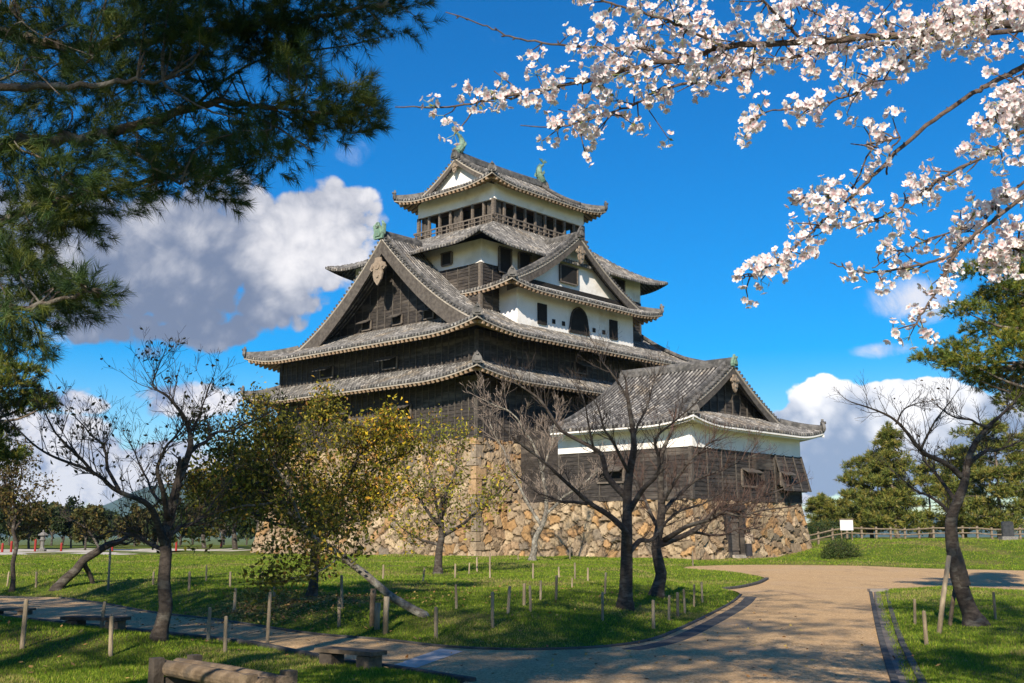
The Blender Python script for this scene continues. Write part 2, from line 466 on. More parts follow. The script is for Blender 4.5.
def onigawara(mb, p, d, sz):
    """end tile: arched plate with a raised boss and a small peak, facing d"""
    sdv = np.cross(d, EZ)
    o = [(-.42, -.1), (-.5, .15), (-.38, .5), (-.2, .78), (-.07, .9), (0, 1.08), (.07, .9), (.2, .78), (.38, .5), (.5, .15), (.42, -.1)]
    mb.prism([p - d * .08 + sdv * (x * sz) + EZ * (y * sz) for x, y in o], d * .16)
    q = p + d * .08
    mb.prism([q + sdv * (x * sz * .55) + EZ * ((y * .55 + .12) * sz) for x, y in o], d * .08)
    mb.tube([p + EZ * sz * .70 - d * .12, p + EZ * sz * .74 + d * .22], [.13 * sz, .13 * sz], 8)


def shachi(name, base, d, H, parent):
    """dolphin fish: head down on the ridge, tail curling up; d points along the ridge outwards"""
    mb = MB(); t = np.linspace(0, 1, 13)
    # body rises from the head at the end of the ridge, bends inwards then tail flicks out
    x = .16 - .55 * np.sin(t * math.pi * .8) * .55 + .25 * t ** 3
    zc = .06 + .86 * t ** .92
    rad = H * np.interp(t, [0, .12, .35, .6, .85, 1], [.17, .20, .185, .14, .085, .05])
    P = base + np.outer(x * H, d) + np.outer(zc * H, EZ)
    mb.tube(P, rad, 9)
    sdv = np.cross(d, EZ)
    hp = P[0]
    mb.tube([hp - EZ * .02 * H, hp + d * .15 * H + EZ * .0 * H, hp + d * .26 * H + EZ * .05 * H], [.13 * H, .11 * H, .06 * H], 8)   # snout
    mb.tube([hp + d * .08 * H - EZ * .06 * H, hp + d * .22 * H - EZ * .05 * H], [.07 * H, .04 * H], 6)                                   # jaw
    tp = P[-1]
    for s_ in (-1, 1):   # forked tail fin, two lobes
        lobe = [(0, 0), (.06, .10), (.20, .16), (.30, .26), (.17, .25), (.10, .30), (.02, .18)]
        mb.prism([tp - sdv * .02 * H + d * (q * H * s_) + EZ * (w * H) * (.9 if s_ > 0 else 1.0) for q, w in lobe], sdv * .04 * H)
    for s_ in (-1, 1):   # side fins
        f = P[4]
        mb.prism([f + sdv * s_ * .10 * H, f + sdv * s_ * .30 * H + EZ * .14 * H, f + sdv * s_ * .34 * H - EZ * .02 * H, f + sdv * s_ * .22 * H - EZ * .08 * H, f + sdv * s_ * .10 * H - EZ * .10 * H], d * .03 * H)
    for k in range(2, 11):   # spines along the back
        f = P[k]; tn = P[k + 1] - P[k - 1]; tn /= np.linalg.norm(tn); out = np.cross(sdv, tn); out *= -1 if out @ d > 0 else 1
        q = f + out * rad[k] * .85
        mb.prism([q - tn * .05 * H - sdv * .012 * H, q + out * .09 * H + tn * .03 * H - sdv * .012 * H, q + tn * .05 * H - sdv * .012 * H], sdv * .024 * H)
    return mb.build(name, PATINA, parent, smooth=False)


def board_wall(parent, p0, p1, z0, z1, flare=0.0, bat=0.62, bh=.24, name='board_wall', matb=None):
    """lapped horizontal boards with vertical battens between castle points p0=(u,v) and p1; outward is to the right of p0->p1"""
    p0, p1 = np.array(p0, float), np.array(p1, float)
    L = np.linalg.norm(p1 - p0); t = (p1 - p0) / L; nrm = np.array([t[1], -t[0]])
    n = max(1, int(round((z1 - z0) / bh)))
    prof = []
    for k in range(n):
        za, zb = z0 + (z1 - z0) * k / n, z0 + (z1 - z0) * (k + 1) / n
        fa, fb = flare * (z1 - za) / (z1 - z0), flare * (z1 - zb) / (z1 - z0)
        prof += [(fa + .04, za), (fb + .008, zb - .002)]
    mb = MB()
    G = np.array([[[*(q + nrm * o), z] for o, z in prof] for q in (p0, p1)])
    mb.grid(K(G))
    a = MB(); m = max(1, int(round(L / bat)))
    for k in range(m + 1):
        q = p0 + t * min(max(L * k / m, .05), L - .05)
        w = .14 if k in (0, m) else .06
        a.bar(K1(*(q + nrm * (flare + .045)), z0), K1(*(q + nrm * .05), z1), w, .06, up=KV(np.array([nrm[0], nrm[1], 0])))
    o = mb.build(name, matb or BOARD, parent); a.build('batten_row', BATTEN, o)
    return o


def flat_wall(parent, p0, p1, z0, z1, m, name, out=0.0):
    p0, p1 = np.array(p0, float), np.array(p1, float)
    t = (p1 - p0) / np.linalg.norm(p1 - p0); nrm = np.array([t[1], -t[0]])
    mb = MB(); mb.prism([K1(*(p0 + nrm * out), z0), K1(*(p1 + nrm * out), z0), K1(*(p1 + nrm * out), z1), K1(*(p0 + nrm * out), z1)], KV(np.array([-nrm[0], -nrm[1], 0])) * .25)
    return mb.build(name, m, parent)


def flap_window(parent, p, n, z, w=1.5, h=.75, open_=.75, out=.09):
    """near-black box painted as a shaded opening, with a board shutter propped open; p=(u,v) on the wall, n outward, z sill"""
    p, n = np.array(p, float), np.array(n, float); t = np.array([-n[1], n[0]])
    c = MB()
    c.box(K1(*(p + n * (out - .1)), z + h / 2), w, .3, h, [KV(np.array([*t, 0])), KV(np.array([*n, 0])), EZ])
    o = c.build('window', DARK, parent)
    f = MB(); q = p + n * out
    for s_ in (-1, 1):
        f.bar(K1(*(q + n * .06 + t * s_ * w / 2), z - .02), K1(*(q + n * .06 + t * s_ * w / 2), z + h), .12, .1, up=KV(np.array([*n, 0])))
    f.bar(K1(*(q + n * .06 - t * w / 2), z - .05), K1(*(q + n * .06 + t * w / 2), z - .05), .1, .1)
    f.build('window_frame', TIMBER, o)
    g = MB(); a = K1(*(q + n * .08), z + h + .04); b = K1(*(q + n * (.08 + open_ * .85)), z + h - open_ * .38)
    g.bar(a, b, w + .1, .06)
    g.build('shutter', BATTEN, o)
    return o


def gable(parent, roof, end, G, D, wall_in, zbase, boards=True, board_w=.5, verge_sides='both', big=True, ins=None):
    """gable end of an irimoya roof whose ridge runs along the A axis. end=-1/+1; G verge half length, D full run (= B)"""
    sdS, sdN = 'S', 'N'
    (ax, ay) = SIDES['S'][0]
    def verge(d, dz, off=0.0):      # points on both slopes at verge
        return roof.pt('S', end * (G + off), d, dz), roof.pt('N', -end * (G + off), d, dz)
    d0 = roof.A - G
    ds = np.linspace(d0 * .75, D, 24)
    bb, vt, sf = MB(), MB(), MB()
    for k in (0, 1):
        top = np.array([verge(d, -.02, .04)[k] for d in ds]); low = np.array([verge(d, -.02 - board_w * (1.0 + .25 * (1 - (d - ds[0]) / (D - ds[0]))), .04)[k] for d in ds])
        ti = np.array([verge(d, -.02, -.08)[k] for d in ds]); li = np.array([verge(d, -.02 - board_w * (1.0 + .25 * (1 - (d - ds[0]) / (D - ds[0]))), -.08)[k] for d in ds])
        bb.grid(K(np.stack([low, top], 1))); bb.grid(K(np.stack([li, low], 1))); bb.grid(K(np.stack([ti, li], 1)))
        # pale fillet along the top of the board
        t2 = np.array([verge(d, .0, .07)[k] for d in ds]); l2 = np.array([verge(d, -.13, .07)[k] for d in ds])
        vt.grid(K(np.stack([l2, t2], 1))); vt.grid(K(np.stack([l2, l2 - (t2 - top) * 1.0], 1)))
        # round verge tiles seen end on
        n = int((D - ds[0]) / .27)
        for q in np.linspace(ds[0], D - .1, n):
            c = K(verge(q, .10, .10)[k]); e = K(verge(q, .10, -.35)[k])
            sf.tube([c, e], .10, 7)
        pth = K(np.array([verge(d, .20, -.42)[k] for d in ds])); sweep(sf, pth, .30, .26)
    o = bb.build('barge_board', BARGE, parent); vt.build('barge_fillet', EDGE, o); sf.build('verge_tiles', RIDGE, parent)
    # gable wall polygon
    dw = np.linspace(0, D, 30)
    L_ = [roof.pt('S', end * (G - wall_in), d, -.10) for d in dw]; R_ = [roof.pt('N', -end * (G - wall_in), d, -.10) for d in dw]
    poly = [p for p in L_ if p[2] > zbase] + [p for p in R_[::-1] if p[2] > zbase]
    return poly


def clip_low(poly, zbase):
    """close the gable polygon on its flat base"""
    a, b = poly[0].copy(), poly[-1].copy(); a[2] = b[2] = zbase
    return np.array([a] + list(poly) + [b])


def gable_fill(parent, poly, n, m, name, boards=False, zbase=0, batten=True):
    """n: outward direction in castle coords"""
    n = np.array([n[0], n[1], 0.0]); t = np.array([-n[1], n[0], 0.0])
    P = np.array(poly)
    mb = MB(); mb.prism(K(P), KV(-n) * .2)
    o = mb.build(name, m, parent)
    if boards:
        s_ = P @ t; z = P[:, 2]
        def width(zz):
            xs = []
            for i in range(len(P)):
                j = (i + 1) % len(P)
                if (z[i] - zz) * (z[j] - zz) < 0: xs.append(s_[i] + (s_[j] - s_[i]) * (zz - z[i]) / (z[j] - z[i]))
            return (min(xs), max(xs)) if len(xs) > 1 else None
        b = MB(); base = P[0] @ n
        zz = zbase + .03
        while True:
            w0 = width(zz + .02); w1 = width(zz + .26)
            if not w0 or not w1: break
            def q(x, o_, z_): return K(n * (base + o_) + t * x + EZ * z_)
            b.add([q(w0[0], .055, zz), q(w0[1], .055, zz), q(w1[1], .02, zz + .25), q(w1[0], .02, zz + .25)], [(0, 1, 2, 3)])
            zz += .25
        b.build('cladding', BOARD, o)
        if batten:
            c = MB(); x = s_.min() + .55
            while x < s_.max() - .4:
                # height of polygon at x
                top = zbase
                for i in range(len(P)):
                    j = (i + 1) % len(P)
                    if (s_[i] - x) * (s_[j] - x) < 0: top = max(top, z[i] + (z[j] - z[i]) * (x - s_[i]) / (s_[j] - s_[i]))
                if top > zbase + .3:
                    c.bar(K(n * (base + .075) + t * x + EZ * zbase), K(n * (base + .075) + t * x + EZ * (top - .05)), .09, .06, up=KV(n))
                x += .85
            c.build('batten_row', BATTEN, o)
    return o


def gegyo(parent, p, n, sz):
    """carved pendant under the gable peak: lobed board with a boss"""
    n = np.array([n[0], n[1], 0.0]); t = np.array([-n[1], n[0], 0.0]); p = np.array(p, float)
    half = [(0, .02), (.16, .0), (.20, -.16), (.36, -.22), (.46, -.40), (.34, -.50), (.24, -.44), (.27, -.64), (.20, -.86), (.08, -1.0), (0, -1.08)]
    o = half + [(-x, y) for x, y in half[::-1][1:-1]]
    mb = MB(); mb.prism([K(p + t * x * sz + EZ * y * sz) for x, y in o], KV(n) * .12)
    mb.lathe([0, 0, 0], [(0.001, 0)], 3) if False else None
    for (x, y, r) in ((0, -.34, .13), (0, -.70, .09), (.28, -.34, .07), (-.28, -.34, .07)):
        a = np.arange(8) * math.pi / 4
        mb.prism([K(p + n * .12 + t * (x + r * math.cos(q)) * sz + EZ * (y + r * math.sin(q)) * sz) for q in a], KV(n) * .07)
    return mb.build('gable_pendant', GOLDWOOD, parent)


# ------------------------------------------------------------------ rough stone walls: each stone is raised from its neighbours
def stone_face(mb, B0, B1, T0, T1, seed, cell=(0.66, 0.52), res=0.075, hole=None, curve=0.0):
    """castle-local corners: bottom B0->B1, top T0->T1 (outward is to the right of B0->B1)"""
    rs = np.random.RandomState(seed)
    B0, B1, T0, T1 = (np.array(q, float) for q in (B0, B1, T0, T1))
    L = np.linalg.norm(B1 - B0); Hh = np.linalg.norm((T0 + T1) / 2 - (B0 + B1) / 2)
    nx, ny = max(2, int(L / res)), max(2, int(Hh / res))
    s_, h_ = np.meshgrid(np.linspace(0, 1, nx), np.linspace(0, 1, ny), indexing='ij')
    X, Y = s_ * L, h_ * Hh
    Xw = X + .10 * np.sin(Y * 3.1 + seed) + .05 * np.sin(Y * 9 + X * 4); Yw = Y + .10 * np.sin(X * 2.3 + seed) + .05 * np.sin(X * 8.3 - Y * 5)
    cx, cy = cell
    gx, gy = int(L / cx) + 4, int(Hh / cy) + 4
    jx = rs.uniform(-.48, .48, (gx, gy)); jy = rs.uniform(-.48, .48, (gx, gy)); wt = rs.uniform(-.30, .22, (gx, gy))
    off = rs.uniform(-.05, .07, (gx, gy))
    hue = rs.rand(gx, gy); val = rs.uniform(.62, 1.05, (gx, gy))
    ix, iy = np.floor(Xw / cx).astype(int), np.floor(Yw / cy).astype(int)
    F1 = np.full(X.shape, 9.); F2 = np.full(X.shape, 9.); ID = np.zeros(X.shape, int)
    tx, ty = rs.uniform(-.13, .13, (gx, gy)), rs.uniform(-.16, .10, (gx, gy)); DX = np.zeros(X.shape); DY = np.zeros(X.shape)
    for a in (-2, -1, 0, 1, 2):
        for b in (-2, -1, 0, 1, 2):
            i, j = np.clip(ix + a + 1, 0, gx - 1), np.clip(iy + b + 1, 0, gy - 1)
            dx, dy = Xw / cx - (ix + a + .5 + jx[i, j]), Yw / cy - (iy + b + .5 + jy[i, j])
            d = np.sqrt(dx * dx + dy * dy) + wt[i, j]
            n1 = d < F1
            F2 = np.where(n1, F1, np.minimum(F2, d)); ID = np.where(n1, i * gy + j, ID)
            DX = np.where(n1, dx, DX); DY = np.where(n1, dy, DY); F1 = np.where(n1, d, F1)
    e = np.clip((F2 - F1) / .16, 0, 1); e = e * e * (3 - 2 * e)
    edge = np.minimum(np.minimum(X, L - X) / .25, 1)
    disp = (.13 * e - .09 + off.ravel()[ID] * e + (tx.ravel()[ID] * DX + ty.ravel()[ID] * DY) * e + rs.normal(0, .006, X.shape)) * np.clip(edge, 0, 1)
    base = (B0 + (B1 - B0) * s_[..., None]) * (1 - h_[..., None]) + (T0 + (T1 - T0) * s_[..., None]) * h_[..., None]
    t = (B1 - B0) / L; up = (T0 + T1) / 2 - (B0 + B1) / 2; nrm = np.cross(t, up); nrm /= np.linalg.norm(nrm)
    P = base + nrm * (disp - curve * np.sin(h_ * math.pi))[..., None]
    pal = np.array([(.42, .32, .21), (.50, .39, .255), (.36, .275, .18), (.50, .31, .14), (.29, .24, .18), (.52, .40, .25), (.44, .27, .13), (.38, .27, .165)])
    pr = np.cumsum([.22, .20, .13, .14, .06, .11, .06, .08])
    hc = pal[np.minimum(np.searchsorted(pr, hue), 7)] * val[..., None]
    C_ = hc.reshape(-1, 3)[ID] * (1 + rs.normal(0, .05, X.shape))[..., None]
    C_ = C_ * (e[..., None] * .78 + .22) + (1 - e[..., None]) * np.array([.03, .025, .02])
    I = np.arange(nx * ny).reshape(nx, ny)
    q = np.stack([I[:-1, :-1], I[1:, :-1], I[1:, 1:], I[:-1, 1:]], -1)
    if hole is not None:
        (s0, s1, h1) = hole
        keep = ~((X[:-1, :-1] > s0) & (X[1:, :-1] < s1) & (Y[:-1, :-1] < h1))
        q = q[keep]
    q = q.reshape(-1, 4)
    mb.add(K(P).reshape(-1, 3), q, None); mb.C[-1] = C_.reshape(-1, 3)


def gbase(y): return 0.35 * min(1, max(0, (y - 40) / 20))


# ------------------------------------------------------------------ main keep
WU, WV = 26.0, 20.9
ZT = 7.77
UC, VC = 13.9, 10.7
keep = thing('castle_keep', K1(13, 10.7, .4), 'tall dark boarded castle keep with curved grey tile roofs on a stone base', 'castle')


def build_keep():
    # stone base with a slight batter
    mb = MB(); b = 1.25
    zb = .15
    stone_face(mb, (-b, WV + b, zb), (-b, -b, zb), (0, WV, ZT), (0, 0, ZT), 3, curve=.12)
    stone_face(mb, (-b, -b, zb), (4.4, -b, zb), (0, 0, ZT), (4.4, 0, ZT - .1), 8, curve=.12)
    stone_face(mb, (4.4, -b - .05, zb), (WU + b, -b - .05, zb), (4.4, -.35, 5.7), (WU, -.35, 5.7), 12, curve=.08)
    mb.prism(K(np.array([(4.4, -b, zb), (4.4, .4, zb), (4.4, .4, ZT - .1), (4.4, 0, ZT - .1)])), KV(np.array([-.3, 0, 0])), col=(.2, .16, .12))
    o = mb.build('stone_base', STONE, keep, colors=True, smooth=False)
    # large dressed corner stones on the near corner
    cs = MB(); rs = np.random.RandomState(5); z = zb; k = 0
    while z < ZT - .2:
        h = rs.uniform(.5, 1.0); h = min(h, ZT - z - .005)
        f0, f1 = (ZT - z) / (ZT - zb), (ZT - z - h) / (ZT - zb)
        l1, l2 = (rs.uniform(.55, 1.0), rs.uniform(.35, .5)) if k % 2 else (rs.uniform(.35, .5), rs.uniform(.55, .95))
        cc = np.array([(.40, .315, .215), (.46, .31, .17), (.33, .27, .2)][rs.randint(3)]) * rs.uniform(.65, 1.1)
        e = .025
        lo = [(-b * f0 - e, -b * f0 - e), (l1 - b * f0, -b * f0 - e), (l1 - b * f0, .5), (.5, .5), (.5, l2 - b * f0), (-b * f0 - e, l2 - b * f0)]
        hi = [(-b * f1 - e, -b * f1 - e), (l1 - b * f1, -b * f1 - e), (l1 - b * f1, .5), (.5, .5), (.5, l2 - b * f1), (-b * f1 - e, l2 - b * f1)]
        V = [K1(u, v, z + .025) for u, v in lo] + [K1(u, v, z + h - .02) for u, v in hi]
        cs.add(V, [tuple(range(6))[::-1], tuple(range(6, 12))] + [(i, (i + 1) % 6, (i + 1) % 6 + 6, i + 6) for i in range(6)], cc)
        z += h; k += 1
    cs.build('corner_stone', STONE, o, colors=True)
    # solid core so that no light leaks through the walls
    core = MB()
    core.box(K1(WU / 2, WV / 2, (ZT + 14) / 2), WU - .8, WV - .8, 14 - ZT, [EU, EV, EZ])
    core.build('inner_core', DARK, keep)
    # first storey
    W1 = board_wall(keep, (0, WV), (0, 0), ZT - .05, 11.75)
    board_wall(keep, (0, 0), (WU, 0), ZT - .15, 11.75)
    board_wall(keep, (4.4, -.06), (WU, -.06), 5.65, ZT - .15)
    flat_wall(keep, (WU, 0), (WU, WV), ZT, 14.6, BOARD, 'board_wall', 0.0)
    flat_wall(keep, (WU, WV), (0, WV), ZT, 14.6, BOARD, 'board_wall', 0.0)
    for v in (12.9, 6.6): flap_window(keep, (0, v), (-1, 0), 9.45, 1.3, .85)
    flap_window(keep, (6.3, 0), (0, -1), 8.4, 1.2, .9, .3)
    # roof over the first storey: a skirt on all sides
    o1, i1 = 1.95, .15
    r = o1 + i1
    c = (WU / 2, WV / 2)
    rf = Roof(c[0], c[1], WU / 2 + o1, WV / 2 + o1, 11.5, lambda t: 1.15 * (.8 * t + .2 * t * t), .62, 2.6, r, r)
    mb = MB()
    for sd in 'SWNE':
        h = rf.half(sd); rf.tiles(mb, sd, -h, h, lambda a, h=h: min(r, h - abs(a)))
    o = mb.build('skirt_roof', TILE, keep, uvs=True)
    rf.eave(o, [(sd, -rf.half(sd), rf.half(sd)) for sd in 'SWNE'], o1)
    for sd, sg in (('S', -1), ('S', 1), ('N', 1)): rf.hip(o, sd, sg, 0.02, .98)
    # second storey
    board_wall(keep, (.15, WV - .15), (.15, .15), 12.45, 14.75)
    board_wall(keep, (.15, .15), (WU - .15, .15), 12.45, 14.75)
    for v in (15.2, 8.3): flap_window(keep, (.15, v), (-1, 0), 13.0, 1.5, .75, .85)
    flap_window(keep, (10.6, .15), (0, -1), 13.0, 1.4, .7, .85)
    # big irimoya roof, ridge along u
    o2 = 1.95
    A, B = WU / 2 + o2, WV / 2 + o2
    D = B; G = A - 2.9
    zf = lambda t: (.27 * (t * D) + .0322 * (t * D) ** 2)
    rf = Roof(c[0], c[1], A, B, 14.5, zf, .62, .40, D, D)
    mb = MB()
    for sd in 'SN':
        rf.tiles(mb, sd, -G, G, lambda a: D)
        rf.tiles(mb, sd, -A, -G, lambda a: A - abs(a)); rf.tiles(mb, sd, G, A, lambda a: A - abs(a))
    for sd in 'WE': rf.tiles(mb, sd, -B, B, lambda a: min(A - G + 1.95, B - abs(a)))
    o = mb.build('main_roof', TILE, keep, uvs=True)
    rf.eave(o, [(sd, -rf.half(sd), rf.half(sd)) for sd in 'SWNE'], o2)
    for sd, sg in (('S', -1), ('S', 1), ('N', 1)): rf.hip(o, sd, sg, 0.005, (A - G) / D)
    zb2 = 14.5 + zf((A - G + 1.85) / D) - .05
    for end in (-1, 1):
        po = gable(o, rf, end, G, D, 1.9, zb2, board_w=1.15)
        w = gable_fill(o, clip_low(po, zb2), (end, 0), BOARD, 'gable_wall', True, zb2)
        if end < 0:
            uu = c[0] + end * (G - 1.9)
            for v in (10.6, 7.3, 14.0): flap_window(w, (uu - .04, v), (-1, 0), zb2 + .3, 1.0, .65, .7)
            sl = MB(); sl.bar(K1(uu - .1, 5.0, zb2 + .02), K1(uu - .1, 16.4, zb2 + .02), .22, .16); sl.build('gable_sill', TIMBER, w)
            gegyo(o, (c[0] + end * (G + .05), VC, 21.35), (-1, 0), 1.9)
    zr = 14.5 + zf(1)
    rm = MB(); sweep(rm, K(np.array([(c[0] - G + x, VC, zr - .05) for x in (-.05, 1, 2, 3, 4)])), .5, .72); rm.build('ridge', RIDGE, o)
    ob = MB(); onigawara(ob, K1(c[0] - G - .12, VC, zr + .05), -EU, 1.05)
    ob.tube([K1(c[0] - G, VC - .35, zr + .3), K1(c[0] - G - .05, VC - .5, zr + .95), K1(c[0] - G, VC - .25, zr + 1.25)], [.2, .17, .08], 6)
    ob.tube([K1(c[0] - G, VC + .35, zr + .3), K1(c[0] - G - .05, VC + .5, zr + .95), K1(c[0] - G, VC + .25, zr + 1.25)], [.2, .17, .08], 6)
    ob.build('ridge_ornament', PATINA, o)
    # ---- third and fourth storey body
    a3, b3 = 9.45, 6.8
    mb = MB(); mb.box(K1(UC, VC, 18.6), 2 * a3 - .1, 2 * b3 - .1, 7.2, [EU, EV, EZ]); mb.build('inner_core', DARK, keep)
    cn = [(UC - a3, VC + b3), (UC - a3, VC - b3), (UC + a3, VC - b3), (UC + a3, VC + b3)]
    for k in range(3): flat_wall(keep, cn[k], cn[k + 1], 20.55, 22.25, PLASTER, 'plaster_wall', .04)
    flat_wall(keep, cn[3], cn[0], 15.5, 22.25, PLASTER, 'plaster_wall', .04)
    for k in range(2): board_wall(keep, cn[k], cn[k + 1], 16.0, 20.5, bat=1.1)
    flat_wall(keep, cn[2], cn[3], 16, 20.5, BOARD, 'board_wall')
    for v in (VC - b3 + 3.3, VC + 2.0): flap_window(keep, (UC - a3, v), (-1, 0), 20.9, 1.0, .85, .1, out=.12)
    for u in (UC - a3 + 2.3, UC - a3 + 4.4, UC + a3 - 3): flap_window(keep, (u, VC - b3), (0, -1), 20.2, 1.25, 1.75, .1, out=.12)
    pb = MB(); pb.bar(K1(UC - a3 - .06, VC - b3 + .02, 16.5), K1(UC - a3 - .06, VC - b3 + .02, 20.55), .22, .22, up=KV(np.array([1, 0, 0]))); pb.build('corner_post', TIMBER, keep)
    # roof under the top storey
    A, B = 11.3, 8.35
    ai, bi = 5.65, 4.45
    rf = Roof(UC, VC, A, B, 21.75, lambda t: 2.95 * (.78 * t + .22 * t * t), .55, .72, B - bi, A - ai)
    mb = MB()
    for sd in 'SN': rf.tiles(mb, sd, -A, A, lambda a: min(B - bi, (A - abs(a)) * (B - bi) / (A - ai)))
    for sd in 'WE': rf.tiles(mb, sd, -B, B, lambda a: min(A - ai, (B - abs(a)) * (A - ai) / (B - bi)))
    o = mb.build('third_roof', TILE, keep, uvs=True); o.name = 'upper_skirt_roof'
    rf.eave(o, [(sd, -rf.half(sd), rf.half(sd)) for sd in 'SWNE'], 1.8)
    for sd, sg in (('S', -1), ('S', 1), ('N', 1), ('N', -1)): rf.hip(o, sd, sg, 0.01, .98)
    # ---- top storey: open gallery behind a railing
    at_, bt = 5.35, 4.2
    zfl = 24.35
    mb = MB(); mb.box(K1(UC, VC, 25.9), 2 * at_ - 2.0, 2 * bt - 2.0, 3.4, [EU, EV, EZ]); mb.build('inner_core', DARK, keep)
    mb = MB(); mb.box(K1(UC, VC, zfl), 2 * at_ + .1, 2 * bt + .1, .3, [EU, EV, EZ]); mb.build('gallery_floor', TIMBER, keep)
    mb = MB(); mb.box(K1(UC, VC, 26.72), 2 * at_ - .4, 2 * bt - .4, .08, [EU, EV, EZ]); mb.build('gallery_ceiling', SOFFIT, keep)
    ct = [(UC - at_, VC + bt), (UC - at_, VC - bt), (UC + at_, VC - bt), (UC + at_, VC + bt), (UC - at_, VC + bt)]
    rl = MB()
    for k in range(4):
        p, q = np.array(ct[k]), np.array(ct[k + 1]); L = np.linalg.norm(q - p); t = (q - p) / L; nr = np.array([t[1], -t[0]])
        flat_wall(keep, p, q, 26.68, 28.15, PLASTER, 'plaster_wall', .02)
        m = 7 if k % 2 == 0 else 9
        for i in range(m):
            w = p + t * L * i / m
            pst = MB(); pst.bar(K1(*(w - nr * .1), zfl), K1(*(w - nr * .1), 26.7), .24 if i == 0 else .17, .24 if i == 0 else .17, up=KV(np.array([*nr, 0]))); pst.build('gallery_post', TIMBER, keep)
            if i in (0, m - 1, m // 2):
                pn = MB(); pn.bar(K1(*(w + t * .12 - nr * .35), 25.65), K1(*(w + t * L / m * .92 - nr * .35), 25.65), .05, 2.0); pn.build('gallery_panel', BATTEN, keep)
        for z in (24.75, 25.05, 25.38):
            rl.bar(K1(*(p + nr * .28 - t * .2), z), K1(*(q + nr * .28 + t * .2), z), .09, .07 if z < 25.3 else .11)
        for i in range(2 * m + 1):
            w = p + t * L * i / (2 * m) + nr * .28
            rl.bar(K1(*w, 24.45), K1(*w, 25.36), .08, .08, up=KV(np.array([*nr, 0])))
        lk = MB(); lk.bar(K1(*(p + nr * .14), 24.5), K1(*(q + nr * .14), 24.5), .45, .12); lk.build('gallery_ledge', TIMBER, keep)
    rl.build('railing', TIMBER, keep)
    # top roof: irimoya, ridge along u
    A, B = 6.9, 5.4
    D = B; G = 5.35
    zf = lambda t: 3.1 * (.60 * t + .40 * t * t)
    rf = Roof(UC, VC, A, B, 27.72, zf, .5, .62, D, D)
    mb = MB()
    for sd in 'SN':
        rf.tiles(mb, sd, -G, G, lambda a: D)
        rf.tiles(mb, sd, -A, -G, lambda a: A - abs(a)); rf.tiles(mb, sd, G, A, lambda a: A - abs(a))
    for sd in 'WE': rf.tiles(mb, sd, -B, B, lambda a: min(A - G + .4, B - abs(a)))
    o = mb.build('top_roof', TILE, keep, uvs=True)
    rf.eave(o, [(sd, -rf.half(sd), rf.half(sd)) for sd in 'SWNE'], 1.3)
    for sd, sg in (('S', -1), ('S', 1), ('N', 1)): rf.hip(o, sd, sg, 0.01, (A - G) / D * 1.1)
    zb4 = 27.72 + zf((A - G + .3) / D) - .03
    for end in (-1, 1):
        po = gable(o, rf, end, G, D, .45, zb4, board_w=.42)
        gable_fill(o, clip_low(po, zb4), (end, 0), PLASTER, 'gable_wall', False, zb4)
        gegyo(o, (UC + end * (G + .04), VC, 27.72 + zf(1) - .45), (end, 0), .75)
    zr = 27.72 + zf(1)
    rm = MB(); sweep(rm, K(np.array([(UC + x, VC, zr - .05 + .12 * (x / G) ** 2) for x in np.linspace(-G - .05, G + .05, 9)])), .46, .62); rm.build('ridge', RIDGE, o)
    for end in (-1, 1):
        om = MB(); onigawara(om, K1(UC + end * (G + .1), VC, zr), EU * end, .8); om.build('ridge_end_tile', RIDGE, o)
        shachi('fish_ornament', K1(UC + end * (G - .55), VC, zr + .5), EU * end, 1.75, o)
    # ---- dormer with its own irimoya gable on the right face, ridge along v
    # built in a turned frame: its A axis points along -v (towards the viewer's right face)
    uD, half, vE = 13.1, 8.9, .75
    back = 8.0
    build_dormer(uD, half, vE, back)


def turned(uc, vc):
    """returns a mapping from a roof whose ridge runs along x (end -1 is the front) into castle coords with the front facing -v"""
    def f(p):
        p = np.asarray(p, float)
        return np.stack([uc - p[..., 1], vc + p[..., 0], p[..., 2]], -1)
    return f


def with_frame(f):
    """temporarily send K through the mapping f"""
    global K, K1, KV, EU, EV
    K0, KV0, U0, V0 = K, KV, EU, EV
    K = lambda p: K0(f(p))
    z = f(np.zeros(3))
    KV = lambda p: KV0(f(np.asarray(p, float)) - z)
    K1 = lambda u, v, zz: K(np.array([u, v, zz], float))
    EU, EV = KV(np.array([1., 0, 0]))[0:3], KV(np.array([0, 1., 0]))[0:3]
    def undo():
        global K, K1, KV, EU, EV
        K, KV, EU, EV = K0, KV0, U0, V0
        K1 = lambda u, v, zz: K(np.array([u, v, zz], float))
    return undo


